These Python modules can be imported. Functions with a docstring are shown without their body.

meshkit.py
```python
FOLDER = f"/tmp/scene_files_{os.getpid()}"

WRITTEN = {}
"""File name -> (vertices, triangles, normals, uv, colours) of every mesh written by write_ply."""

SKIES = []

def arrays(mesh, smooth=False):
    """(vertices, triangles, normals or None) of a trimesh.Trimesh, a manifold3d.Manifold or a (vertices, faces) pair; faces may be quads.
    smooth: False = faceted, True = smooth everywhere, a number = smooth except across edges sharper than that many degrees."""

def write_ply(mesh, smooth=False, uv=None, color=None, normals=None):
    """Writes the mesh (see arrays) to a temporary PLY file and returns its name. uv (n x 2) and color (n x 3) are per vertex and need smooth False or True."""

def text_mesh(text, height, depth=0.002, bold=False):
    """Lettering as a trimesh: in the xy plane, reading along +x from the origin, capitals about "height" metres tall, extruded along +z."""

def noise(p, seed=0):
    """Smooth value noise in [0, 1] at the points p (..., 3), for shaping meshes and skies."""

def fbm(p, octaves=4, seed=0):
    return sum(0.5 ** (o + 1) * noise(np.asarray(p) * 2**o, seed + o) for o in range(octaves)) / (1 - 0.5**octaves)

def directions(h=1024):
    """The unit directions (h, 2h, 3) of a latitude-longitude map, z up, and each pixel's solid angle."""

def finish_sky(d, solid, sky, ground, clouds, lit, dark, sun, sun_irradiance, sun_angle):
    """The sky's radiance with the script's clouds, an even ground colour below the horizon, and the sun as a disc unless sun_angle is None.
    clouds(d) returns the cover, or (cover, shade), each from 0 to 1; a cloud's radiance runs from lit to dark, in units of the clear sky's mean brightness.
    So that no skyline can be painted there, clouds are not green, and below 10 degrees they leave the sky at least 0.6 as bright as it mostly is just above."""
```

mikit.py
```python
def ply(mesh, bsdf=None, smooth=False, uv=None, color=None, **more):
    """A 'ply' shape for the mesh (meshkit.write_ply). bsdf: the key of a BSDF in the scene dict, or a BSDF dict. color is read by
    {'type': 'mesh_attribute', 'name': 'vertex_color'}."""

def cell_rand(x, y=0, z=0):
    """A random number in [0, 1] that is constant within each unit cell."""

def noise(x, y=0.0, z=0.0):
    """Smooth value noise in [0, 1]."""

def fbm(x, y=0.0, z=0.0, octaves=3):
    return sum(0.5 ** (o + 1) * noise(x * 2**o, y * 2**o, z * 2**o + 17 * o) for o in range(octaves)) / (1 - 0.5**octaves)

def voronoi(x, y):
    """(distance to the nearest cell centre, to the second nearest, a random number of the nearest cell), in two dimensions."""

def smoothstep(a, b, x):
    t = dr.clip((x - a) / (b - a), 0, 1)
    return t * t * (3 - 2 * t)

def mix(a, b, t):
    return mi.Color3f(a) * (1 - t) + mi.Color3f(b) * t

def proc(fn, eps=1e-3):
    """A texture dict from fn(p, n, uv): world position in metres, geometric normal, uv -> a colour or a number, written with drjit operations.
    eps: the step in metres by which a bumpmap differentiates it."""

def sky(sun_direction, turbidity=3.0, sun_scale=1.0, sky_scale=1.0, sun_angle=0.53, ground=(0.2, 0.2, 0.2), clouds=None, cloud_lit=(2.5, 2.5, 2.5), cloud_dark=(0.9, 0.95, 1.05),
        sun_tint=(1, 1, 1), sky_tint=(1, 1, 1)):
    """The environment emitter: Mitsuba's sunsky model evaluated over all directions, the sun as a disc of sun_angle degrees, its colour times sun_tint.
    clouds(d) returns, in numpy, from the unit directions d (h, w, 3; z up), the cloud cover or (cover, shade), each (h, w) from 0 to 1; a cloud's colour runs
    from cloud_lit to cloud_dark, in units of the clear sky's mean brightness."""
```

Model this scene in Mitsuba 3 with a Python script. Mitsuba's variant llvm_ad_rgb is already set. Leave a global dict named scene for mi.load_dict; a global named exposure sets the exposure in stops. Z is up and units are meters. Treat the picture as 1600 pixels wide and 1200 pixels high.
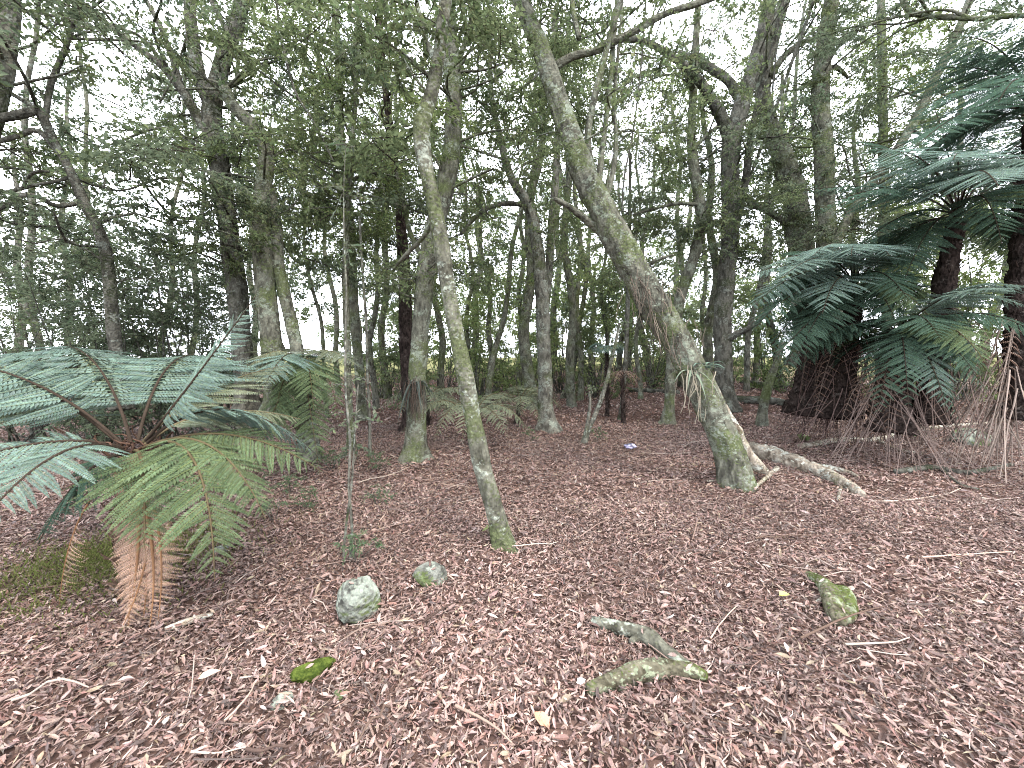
import math
import numpy as np
import drjit as dr
import mitsuba as mi
import mikit
import meshkit
from mikit import proc, noise, fbm, voronoi, smoothstep, mix

T = mi.ScalarTransform4f
scene, labels = {}, {}

# ------------------------------------------------------------------ camera, sky, exposure
PITCH = math.radians(4.0)
scene['camera'] = {
    'type': 'perspective', 'fov': 106.26, 'fov_axis': 'x', 'near_clip': 0.05, 'far_clip': 3000.0,
    'to_world': T().look_at(origin=[0, 0, 1.5], target=[0, math.cos(PITCH), 1.5 - math.sin(PITCH)], up=[0, 0, 1]),
}
scene['sky'] = mikit.sky([0.35, -0.45, 0.85], turbidity=3, sun_scale=0.12, sun_angle=25, clouds=lambda d: 1.0,
                         cloud_lit=(2.38, 2.48, 2.72), cloud_dark=(1.2, 1.25, 1.3))
exposure = 4.3


# ------------------------------------------------------------------ ground height
def ground_height(x, y):
    x, y = np.asarray(x, float), np.asarray(y, float)
    x, y = np.broadcast_arrays(x, y)
    p = np.stack([x, y, x * 0], -1)
    d = np.hypot(x, y)
    s = lambda a, b, v: (lambda t: t * t * (3 - 2 * t))(np.clip((v - a) / (b - a), 0, 1))
    rise = 0.42 * s(1.5, 7.0, x) * s(5.0, 11.0, y)
    dip = -0.10 * np.exp(-((x + 0.98) ** 2 + (y - 2.16) ** 2) / 0.05)
    mound = sum(q * np.exp(-((x - a) ** 2 + (y - b) ** 2) / (2 * w * w)) for a, b, w, q in ((-0.06, 3.0, .17, .05), (2.75, 4.62, .42, .10), (-1.45, 5.75, .32, .09), (0.74, 7.9, .32, .08), (-2.6, 6.0, .22, .06)))
    bank = 0.55 * s(19, 23, y) * s(-14, -9, x)
    rough = 0.05 * (meshkit.noise(p * 1.3 + 7) - 0.5) + 0.03 * (meshkit.noise(p * 3.1 + 3) - 0.5) + 0.25 * s(6, 30, d) * (meshkit.noise(p * 0.22 + 11) - 0.5)
    return rise + dip + mound + bank + rough * (1 + 0 * d)


# ------------------------------------------------------------------ materials
def wn(p, f, o=3, z=1.0):
    return fbm(p.x * f, p.y * f, p.z * f * z, o)


def bark(name, base, dark, lichen, moss, lichen_amount, moss_amount, f=9.0):
    """Bark in upright grain with moss in low frequency mats and lichen in clusters of small ragged spots."""
    def fn(p, n, uv):
        grain = 0.6 * wn(p, f * 3.4, 3, 0.3) + 0.4 * wn(p, f * 1.1, 2, 0.6)
        c = mix(dark, base, smoothstep(0.30, 0.66, grain))
        fine = wn(p, f * 7.0, 3)
        m = 0.55 * wn(p, f * 0.4, 2) + 0.45 * fine
        c = mix(c, mi.Color3f(moss) * (0.5 + 1.0 * wn(p, 80.0, 2)), 0.85 * smoothstep(0.70 - 0.4 * moss_amount, 0.82 - 0.4 * moss_amount, m))
        l = 0.36 * wn(p + 31.7, f * 0.7, 2) + 0.34 * wn(p + 3.1, f * 2.6, 2) + 0.30 * wn(p + 8.0, f * 8.0, 2)
        c = mix(c, mi.Color3f(lichen) * (0.6 + 0.8 * wn(p, 60.0, 2)), 0.9 * smoothstep(0.68 - 0.4 * lichen_amount, 0.76 - 0.4 * lichen_amount, l))
        return c * (0.65 + 0.7 * wn(p, 40.0, 2))

    def rough(p, n, uv):
        return 0.035 * wn(p, f * 3.4, 3, 0.3) + 0.012 * wn(p, 55.0, 2)
    scene[name] = {'type': 'twosided', 'bsdf': {'type': 'bumpmap', 'arbitrary': proc(rough, 2e-3), 'scale': 1.0,
                   'bsdf': {'type': 'diffuse', 'reflectance': proc(fn)}}}


bark('bark_lichen', (0.15, 0.15, 0.118), (0.05, 0.049, 0.038), (0.24, 0.265, 0.22), (0.08, 0.095, 0.045), 0.33, 0.56, 8.0)
bark('bark_grey', (0.16, 0.158, 0.132), (0.052, 0.05, 0.042), (0.21, 0.235, 0.20), (0.065, 0.08, 0.038), 0.34, 0.42, 9.0)
bark('bark_mossy', (0.145, 0.146, 0.115), (0.05, 0.049, 0.04), (0.19, 0.215, 0.17), (0.085, 0.105, 0.045), 0.34, 0.50, 9.0)
bark('bark_dark', (0.12, 0.118, 0.10), (0.042, 0.041, 0.035), (0.17, 0.185, 0.16), (0.038, 0.047, 0.025), 0.32, 0.40, 9.0)
bark('bark_fibrous', (0.050, 0.038, 0.034), (0.014, 0.011, 0.010), (0.11, 0.095, 0.085), (0.038, 0.034, 0.026), 0.24, 0.30, 14.0)
bark('bark_bleached', (0.33, 0.29, 0.235), (0.10, 0.08, 0.06), (0.40, 0.41, 0.36), (0.11, 0.115, 0.06), 0.40, 0.36, 9.0)

bark('bark_scaly', (0.20, 0.135, 0.10), (0.06, 0.04, 0.03), (0.26, 0.21, 0.17), (0.10, 0.08, 0.05), 0.28, 0.28, 14.0)
bark('mossy_wood', (0.15, 0.14, 0.10), (0.05, 0.045, 0.03), (0.22, 0.25, 0.17), (0.072, 0.095, 0.028), 0.40, 0.60, 11.0)


def moss_fn(p, n, uv):
    return mix((0.028, 0.042, 0.010), (0.085, 0.112, 0.024), smoothstep(0.3, 0.7, 0.5 * wn(p, 30.0, 2) + 0.5 * wn(p, 110.0, 3)))


scene['moss'] = {'type': 'twosided', 'bsdf': {'type': 'bumpmap', 'arbitrary': proc(lambda p, n, uv: 0.012 * wn(p, 60.0, 3), 1e-3), 'scale': 1.0,
                 'bsdf': {'type': 'diffuse', 'reflectance': proc(moss_fn)}}}


def rock_fn(p, n, uv):
    c = mix((0.09, 0.092, 0.08), (0.22, 0.23, 0.20), smoothstep(0.3, 0.7, wn(p, 14.0, 3)))
    c = mix(c, (0.30, 0.335, 0.28), smoothstep(0.44, 0.60, 0.5 * wn(p + 5.0, 11.0, 2) + 0.5 * wn(p + 2.0, 48.0, 3)))
    c = mix(c, mi.Color3f(0.10, 0.135, 0.04), 0.8 * smoothstep(0.50, 0.66, 0.6 * wn(p + 9.0, 8.0, 2) + 0.4 * wn(p, 50.0, 3)))
    return c * (0.46 + 0.58 * wn(p, 75.0, 3))


scene['rock_face'] = {'type': 'twosided', 'bsdf': {'type': 'bumpmap', 'arbitrary': proc(lambda p, n, uv: 0.03 * wn(p, 25.0, 3), 1e-3), 'scale': 1.0,
                      'bsdf': {'type': 'diffuse', 'reflectance': proc(rock_fn)}}}


def soil_fn(p, n, uv):
    a, b, w = voronoi(p.x * 24.0 + 3 * noise(p.x * 9, p.y * 9), p.y * 24.0)
    leaf = mix((0.04, 0.026, 0.022), (0.13, 0.085, 0.07), w)
    c = mix(leaf, (0.03, 0.02, 0.018), smoothstep(0.10, 0.0, b - a))
    c = c * (0.75 + 0.5 * fbm(p.x * 0.9, p.y * 0.9, 0.0, 3))
    far = smoothstep(24.0, 30.0, dr.sqrt(p.x * p.x + p.y * p.y) + 4 * noise(p.x * 0.4, p.y * 0.4))
    return mix(c, mix((0.10, 0.10, 0.05), (0.17, 0.17, 0.085), fbm(p.x, p.y, 0.0, 3)), far)


scene['soil'] = {'type': 'twosided', 'bsdf': {'type': 'diffuse', 'reflectance': proc(soil_fn)}}
VC = {'type': 'mesh_attribute', 'name': 'vertex_color'}
scene['leaf'] = {'type': 'principledthin', 'base_color': VC, 'roughness': 0.42, 'diff_trans': 1.0, 'eta': 1.45}
scene['fern_leaf'] = {'type': 'principledthin', 'base_color': VC, 'roughness': 0.42, 'diff_trans': 0.55, 'eta': 1.5}
scene['dry_leaf'] = {'type': 'twosided', 'bsdf': {'type': 'principled', 'base_color': VC, 'roughness': 0.5, 'specular': 0.45}}
scene['dry_stem'] = {'type': 'twosided', 'bsdf': {'type': 'diffuse', 'reflectance': VC}}


# ------------------------------------------------------------------ helpers
def new(name, parent=None):
    full = f'{parent}__{name}' if parent else name
    k, i = full, 0
    while k in labels or k in scene:
        i += 1
        k = f'{full}_{i:03d}'
    return k


def unit(v):
    v = np.asarray(v, float)
    return v / np.maximum(np.linalg.norm(v, axis=-1, keepdims=True), 1e-12)


def tag(k, label=None, category=None, group=None, kind=None):
    d = {}
    for a, b in (('label', label), ('category', category), ('group', group), ('kind', kind)):
        if b:
            d[a] = b
    labels[k] = d
    return k


def put(k, V, F, bsdf, smooth=True, color=None):
    scene[k] = mikit.ply((np.asarray(V), np.asarray(F)), bsdf, smooth=smooth, color=None if color is None else np.asarray(color))
    return k


def resample(P, step):
    P = np.asarray(P, float)
    if len(P) == 2:
        P = np.vstack([P[0], (P[0] + P[1]) / 2, P[1]])
    Q = np.vstack([2 * P[0] - P[1], P, 2 * P[-1] - P[-2]])
    out = []
    for i in range(1, len(Q) - 2):
        a, b, c, d = Q[i - 1], Q[i], Q[i + 1], Q[i + 2]
        n = max(1, int(np.ceil(np.linalg.norm((c - b)[:3]) / step)))
        t = (np.arange(n) / n)[:, None]
        out.append(0.5 * (2 * b + (c - a) * t + (2 * a - 5 * b + 4 * c - d) * t ** 2 + (3 * b - a - 3 * c + d) * t ** 3))
    out = np.vstack(out + [P[-1:]])
    out[:, 3] = np.maximum(out[:, 3], 1e-4)
    return out


def frames(C):
    t = unit(np.gradient(C, axis=0))
    a = np.zeros_like(t)
    r = np.array([1.0, 0, 0]) if abs(t[0, 0]) < 0.8 else np.array([0, 1.0, 0])
    for i in range(len(t)):
        r = r - t[i] * (r @ t[i])
        r = r / np.linalg.norm(r)
        a[i] = r
    return t, a, np.cross(t, a)


def tube(P, sides=8, step=0.06, amp=0.0, freq=6.0, ridge=0.0, flare=0.0, flare_h=0.16, seed=0, tip=True):
    """A limb along a polyline of (x, y, z, radius), with bumps, ridges and a flared foot."""
    P = resample(P, step)
    C, R = P[:, :3], P[:, 3]
    t, a, b = frames(C)
    ang = np.arange(sides) * 2 * np.pi / sides
    ring = np.cos(ang)[None, :, None] * a[:, None] + np.sin(ang)[None, :, None] * b[:, None]
    rad = np.repeat(R[:, None], sides, 1)
    s = np.r_[0, np.cumsum(np.linalg.norm(np.diff(C, axis=0), axis=1))]
    if flare:
        lobes = 1 + 0.45 * np.sin(3 * ang + seed) + 0.3 * np.sin(5 * ang + 2 * seed)
        rad = rad * (1 + flare * np.exp(-np.maximum(s - 0.10, 0) / flare_h)[:, None] * np.maximum(lobes, 0.15)[None])
    V = C[:, None] + ring * rad[..., None]
    if amp:
        rad = rad * (1 + 2 * amp * (meshkit.fbm(V * freq, 3, seed) - 0.5))
    if ridge:
        q = np.stack([np.cos(ang)[None] * 3.5 + 0 * s[:, None], np.sin(ang)[None] * 3.5 + 0 * s[:, None], s[:, None] * 3.0 + 0 * ang[None]], -1)
        rad = rad * (1 + 2 * ridge * (meshkit.noise(q + 13, seed) - 0.5))
    V = C[:, None] + ring * rad[..., None]
    n = len(C)
    i, j = np.meshgrid(np.arange(n - 1), np.arange(sides), indexing='ij')
    q = np.stack([i * sides + j, i * sides + (j + 1) % sides, (i + 1) * sides + (j + 1) % sides, (i + 1) * sides + j], -1).reshape(-1, 4)
    F = np.vstack([q[:, [0, 1, 2]], q[:, [0, 2, 3]]])
    V = V.reshape(-1, 3)
    j = np.arange(sides)
    caps = [(0, C[0], 1)]
    if tip:
        caps.append((n - 1, C[-1] + t[-1] * R[-1] * 0.4, 0))
    for row, p, flip in caps:
        k = len(V)
        V = np.vstack([V, p])
        f = np.stack([row * sides + j, row * sides + (j + 1) % sides, j * 0 + k], 1)
        F = np.vstack([F, f[:, ::-1] if flip else f])
    return V, F


def join(meshes):
    vs, fs, at = [], [], 0
    for V, F in meshes:
        vs.append(V)
        fs.append(np.asarray(F) + at)
        at += len(V)
    return np.vstack(vs), np.vstack(fs)


def sticks(A, B, r0, r1, sides=3, sag=None):
    """Many thin tapered twigs A -> B (n, 3) at once; sag: (n, 3) offset of the middle."""
    A, B = np.asarray(A, float), np.asarray(B, float)
    n = len(A)
    M = (A + B) / 2 + (0 if sag is None else sag)
    d = unit(B - A)
    u = unit(np.cross(d, np.where(np.abs(d[:, 2:]) < 0.9, [0, 0, 1.0], [1.0, 0, 0])))
    w = np.cross(d, u)
    ang = np.arange(sides) * 2 * np.pi / sides
    ring = np.cos(ang)[None, :, None] * u[:, None] + np.sin(ang)[None, :, None] * w[:, None]
    r0, r1 = np.broadcast_to(r0, n)[:, None, None], np.broadcast_to(r1, n)[:, None, None]
    V = np.stack([A[:, None] + ring * r0, M[:, None] + ring * (r0 + r1) / 2, B[:, None] + ring * r1], 1).reshape(-1, 3)
    F = []
    for k in range(2):
        for j in range(sides):
            a, b = k * sides + j, k * sides + (j + 1) % sides
            F += [[a, b, b + sides], [a, b + sides, a + sides]]
    F = (np.array(F)[None] + (np.arange(n) * 3 * sides)[:, None, None]).reshape(-1, 3)
    return V, F


def leaves(pos, d, nrm, L, W, col, rich=False, cup=0.18):
    """Leaf blades folded along the midrib: 2 triangles each, or 6 with a pointed oval outline when rich. Returns V, F, colours."""
    n = len(pos)
    d = unit(d)
    s = unit(np.cross(nrm, d))
    up = np.cross(d, s)
    L, W = np.broadcast_to(L, n)[:, None], np.broadcast_to(W, n)[:, None]
    if rich:
        mid = pos + d * L * 0.5 - up * W * cup
        pts = [pos, pos + d * L * .28 - s * W * .43 + up * W * .1, pos + d * L * .66 - s * W * .38 + up * W * .05, pos + d * L - up * W * cup * 2.2,
               pos + d * L * .66 + s * W * .38 + up * W * .05, pos + d * L * .28 + s * W * .43 + up * W * .1, mid]
        f = np.array([[0, 6, 1], [1, 6, 2], [2, 6, 3], [3, 6, 4], [4, 6, 5], [5, 6, 0]])
    else:
        pts = [pos, pos + d * L * .45 - s * W * .5 + up * W * cup, pos + d * L - up * W * cup, pos + d * L * .45 + s * W * .5 + up * W * cup]
        f = np.array([[0, 2, 1], [0, 3, 2]])
    k = len(pts)
    V = np.stack(pts, 1).reshape(-1, 3)
    F = (f[None] + (np.arange(n) * k)[:, None, None]).reshape(-1, 3)
    return V, F, np.repeat(np.clip(col, 0, 1), k, 0)


def foliage(clumps, twigs, per, L, W, palette, rng, droop=0.2, rich=False, flat=0.55):
    """Leaves along twigs that leave each clump's heart. Returns leaf mesh arrays and the twigs' ends."""
    clumps = np.asarray(clumps, float)
    K = len(clumps)
    c, r = np.repeat(clumps[:, :3], twigs, 0), np.repeat(clumps[:, 3], twigs)
    d = rng.normal(size=(K * twigs, 3))
    d[:, 2] = d[:, 2] * flat + 0.1
    d = unit(d)
    base = c + rng.normal(size=c.shape) * 0.16 * r[:, None]
    ln = r * rng.uniform(0.5, 1.15, len(r))
    end = base + d * ln[:, None] - np.array([0, 0, 1.0]) * (droop * ln)[:, None]
    t = (np.arange(per) + 0.5)[None] / per * 0.9 + 0.14 + rng.uniform(-.03, .03, (len(r), per))
    pos = base[:, None] + d[:, None] * (ln[:, None] * t)[..., None] - np.array([0, 0, 1.0]) * (droop * ln[:, None] * t ** 2)[..., None]
    ld = unit(rng.normal(size=pos.shape) * [1, 1, .6]) + 0.75 * d[:, None] + [0, 0, -0.25]
    nr = unit(rng.normal(size=pos.shape) * 0.75 + [0, 0, 1.0])
    a, b = np.asarray(palette[0]), np.asarray(palette[1])
    mixv = np.clip(np.repeat(rng.uniform(0, 1, K), twigs)[:, None] * 0.6 + rng.uniform(0, 0.5, (len(r), per)), 0, 1)[..., None]
    col = (a * (1 - mixv) + b * mixv) * rng.uniform(0.7, 1.35, pos.shape[:2] + (1,)) * rng.uniform(0.92, 1.08, pos.shape)
    n = pos.shape[0] * per
    LL = L * rng.uniform(0.65, 1.2, n)
    return leaves(pos.reshape(-1, 3), ld.reshape(-1, 3), nr.reshape(-1, 3), LL, W / L * LL, col.reshape(-1, 3), rich), base, end


OLIVE = ((0.078, 0.106, 0.054), (0.19, 0.23, 0.118))
BRIGHT = ((0.10, 0.14, 0.056), (0.24, 0.29, 0.13))  # paler leaf green; on the far undergrowth it stands in for sunlight
GREYG = ((0.078, 0.105, 0.066), (0.18, 0.218, 0.14))
STATS = {}


def shared(name, shape):
    scene[name] = {'type': 'shapegroup', 'piece': shape}
    return name


def instance(k, group, m):
    scene[k] = {'type': 'instance', 'to_world': T(m), 'group': {'type': 'ref', 'id': group}}


SPRAYS = {}


def sprays(palette):
    """Four leafy sprays of one metre reach: a bent twig with side twigs and leaves in loose layers, shared by the crowns."""
    if palette not in SPRAYS:
        SPRAYS[palette] = []
        for i in range(4):
            rg = np.random.default_rng(len(SPRAYS) * 10 + i + 5)
            n = 24
            t = np.linspace(.12, .95, n)
            base = np.stack([t, 0.10 * np.sin(3 * t + i), -0.22 * t ** 2], 1)
            sg = np.where(np.arange(n) % 2, 1, -1)
            end = base + np.stack([rg.uniform(.10, .32, n), sg * rg.uniform(.18, .5, n) * (1.15 - .6 * t), rg.normal(size=n) * .10 - .05], 1)
            k = 20
            u = np.linspace(.1, 1.05, k)
            pos = (base[:, None] * (1 - u[None, :, None]) + end[:, None] * u[None, :, None] + rg.normal(size=(n, k, 3)) * [.02, .02, .03]).reshape(-1, 3)
            d = np.repeat(unit(end - base), k, 0) * .7 + rg.normal(size=(n * k, 3)) * [.6, .6, .4] + [0, 0, -.2]
            nr = rg.normal(size=(n * k, 3)) * .5 + [0, 0, 1.0]
            w = np.clip(rg.uniform(0, 1, (n * k, 1)), 0, 1)
            col = (np.array(palette[0]) * (1 - w) + np.array(palette[1]) * w) * rg.uniform(.75, 1.3, (n * k, 1))
            ll = .074 * rg.uniform(.6, 1.25, n * k)
            V, F, C = leaves(pos, d, nr, ll, ll * .46, col)
            tw = join([tube(np.c_[np.vstack([[[0, 0, 0]], base[::4]]), np.linspace(.010, .003, len(base[::4]) + 1)], 4, .3), sticks(base, end, .004, .0015)])
            V2, F2 = join([(V, F), tw])
            SPRAYS[palette].append(shared(f'spray_{len(SPRAYS)}_kind_{i}', mikit.ply((V2, F2), 'leaf', smooth=False, color=np.vstack([C, np.tile([(0.07, 0.06, 0.048)], (len(tw[0]), 1))]))))
    return SPRAYS[palette]


def add_sprays(k, part, skel, n, zlo, zhi, R, palette, rng, size=(.55, 1.05)):
    kinds = sprays(palette)
    for i in range(n):
        z = rng.uniform(zlo, zhi)
        near = skel[np.argmin(np.abs(skel[:, 2] - z) + rng.uniform(0, 0.6, len(skel)))]
        a = rng.uniform(0, 2 * np.pi)
        q = R * math.sqrt(rng.uniform(0.0, 1))
        x = unit([math.cos(a), math.sin(a), rng.uniform(-.45, .35)])
        y = unit(np.cross([0, 0, 1.0], x) + rng.normal(size=3) * .3)
        zz = unit(np.cross(x, y))
        y = np.cross(zz, x)
        s = rng.uniform(*size)
        m = np.eye(4)
        m[:3, 0], m[:3, 1], m[:3, 2], m[:3, 3] = x * s, y * s, zz * s, [near[0] + q * math.cos(a), near[1] + q * math.sin(a), z]
        instance(f'{k}__{part}__{i + 1:03d}', kinds[int(rng.integers(4))], m)


def tree(name, label, trunk, bsdf, branches=(), auto=None, clumps=(), leaf=(0.06, 0.03), palette=OLIVE, twigs=14, per=16, sides=14, group=None,
         category='tree', seed=1, amp=0.10, ridge=0.10, flare=0.7, parent=None, rich=False, step=0.06, bend=True, lite=False):
    rng = np.random.default_rng(seed + 1000)
    k = new(name)
    tag(k, label, category, group)
    trunk = np.array(trunk, float)
    foot = trunk[0].copy()
    foot[2] -= 0.14
    foot[:2] -= (trunk[1] - trunk[0])[:2] * 0.14 / max(trunk[1, 2] - trunk[0, 2], 0.3)
    V, F = tube(np.vstack([foot, trunk]), sides, step, amp, 5.0, ridge, flare, max(0.10, 0.9 * trunk[0, 3]), seed)
    put(new('trunk', k), V, F, bsdf)
    skel = [resample(trunk, 0.15)]
    for i, b in enumerate(branches):
        b = np.array(b, float)
        V, F = tube(b, max(6, sides - 5), step, amp * 1.2, 7.0, ridge, seed=seed + i + 1)
        put(new('branch', k), V, F, bsdf)
        skel.append(resample(b, 0.15))
    skel = np.vstack(skel)
    cl = [np.array(c, float) for c in clumps]
    if auto:
        n, zlo, zhi, R, r = auto
        for i in range(n):
            z = rng.uniform(zlo, zhi)
            near = skel[np.argmin(np.abs(skel[:, 2] - z) + rng.uniform(0, 0.5, len(skel)))]
            a = rng.uniform(0, 2 * np.pi)
            q = R * np.sqrt(rng.uniform(0.03, 1)) * (0.55 + 0.45 * min(1, (z - zlo) / max(zhi - zlo, .1) * 2))
            cl.append(np.array([near[0] + q * np.cos(a), near[1] + q * np.sin(a), z + rng.uniform(-.2, .2), r * rng.uniform(0.7, 1.3)]))
    if not cl:
        return k
    cl = np.array(cl)
    (V, F, C), base, end = foliage(cl, twigs, per, leaf[0], leaf[1], palette, rng, rich=rich)
    ck = put(new('crown', k), V, F, 'leaf', False, C)
    tag(ck, kind='stuff')
    if auto and not lite:
        add_sprays(k, 'crown', skel, int(auto[0] * 0.32), max(auto[1], 2.6), auto[2], auto[3] * 1.25, palette, rng)
    limbs = []
    for c in cl:
        dist = np.linalg.norm(skel[:, :3] - c[:3], axis=1) + 1.2 * np.maximum(skel[:, 2] - c[2] + 0.15, 0)
        o = skel[np.argmin(dist)]
        ln = np.linalg.norm(c[:3] - o[:3])
        r0 = min(o[3] * 0.7, 0.007 + 0.010 * ln)
        m1 = o[:3] * .6 + c[:3] * .4 + rng.normal(size=3) * 0.10 * ln + [0, 0, 0.06 * ln]
        m2 = o[:3] * .25 + c[:3] * .75 + rng.normal(size=3) * 0.07 * ln
        limbs.append(tube(np.array([[*o[:3], r0], [*m1, r0 * .75], [*m2, r0 * .55], [*c[:3], r0 * .3]]), 4 if lite else 5, 0.4 if lite else 0.2))
    if not lite:
        limbs.append(sticks(base, end, 0.0038, 0.0015))
    V, F = join(limbs)
    tk = put(new('twigs', k), V, F, bsdf)
    tag(tk, kind='stuff')
    STATS[k] = len(V)
    return k


# ------------------------------------------------------------------ the ground
def ground_mesh():
    def axis(lo, hi, fine, far):
        core = np.arange(lo, hi + fine / 2, fine)
        g = [fine]
        while sum(g) < far:
            g.append(g[-1] * 1.16)
        g = np.cumsum(g)
        return np.r_[(lo - g)[::-1], core, hi + g]
    X, Y = np.meshgrid(axis(-7, 9, 0.12, 900), axis(0, 12, 0.12, 900), indexing='ij')
    Z = ground_height(X, Y)
    nx, ny = X.shape
    i, j = np.meshgrid(np.arange(nx - 1), np.arange(ny - 1), indexing='ij')
    a = i * ny + j
    q = np.stack([a, a + ny, a + ny + 1, a + 1], -1).reshape(-1, 4)
    return np.stack([X, Y, Z], -1).reshape(-1, 3), np.vstack([q[:, [0, 1, 2]], q[:, [0, 2, 3]]])


put('ground', *ground_mesh(), 'soil')
tag('ground', 'brown forest floor under the trees', 'ground', kind='structure')

# ------------------------------------------------------------------ the trees one can tell apart
tree('slender_tree', 'slender pale trunk in the middle, kinked and blotched with white lichen',
     [(-0.070, 2.924, 0.024, 0.074), (-0.146, 2.956, 0.331, 0.070), (-0.243, 2.992, 0.681, 0.073), (-0.315, 3.027, 1.033, 0.069), (-0.357, 3.050, 1.261, 0.069), (-0.419, 3.080, 1.567, 0.063), (-0.482, 3.110, 1.874, 0.059), (-0.530, 3.138, 2.157, 0.061), (-0.572, 3.163, 2.415, 0.065), (-0.630, 3.193, 2.727, 0.057), (-0.689, 3.219, 2.988, 0.057), (-0.732, 3.241, 3.224, 0.064), (-0.727, 3.259, 3.408, 0.068), (-0.661, 3.279, 3.619, 0.055), (-0.605, 3.305, 3.884, 0.049), (-0.575, 3.330, 4.150, 0.049), (-0.545, 3.355, 4.416, 0.052), (-0.525, 3.384, 4.737, 0.047), (-0.495, 3.424, 5.167, 0.043)],
     'bark_lichen', branches=[[(-0.599, 3.300, 2.716, 0.022), (-0.782, 3.430, 2.536, 0.020), (-0.941, 3.518, 2.428, 0.018), (-1.090, 3.600, 2.311, 0.011)], [(-0.632, 3.450, 3.989, 0.027), (-0.756, 3.535, 4.261, 0.020), (-0.820, 3.613, 4.535, 0.018), (-0.932, 3.750, 5.033, 0.010)]],
     auto=(10, 3.6, 5.2, 1.0, 0.4), sides=26, seed=3, flare=0.5, amp=0.13, ridge=0.10, step=0.035, rich=True)

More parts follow.
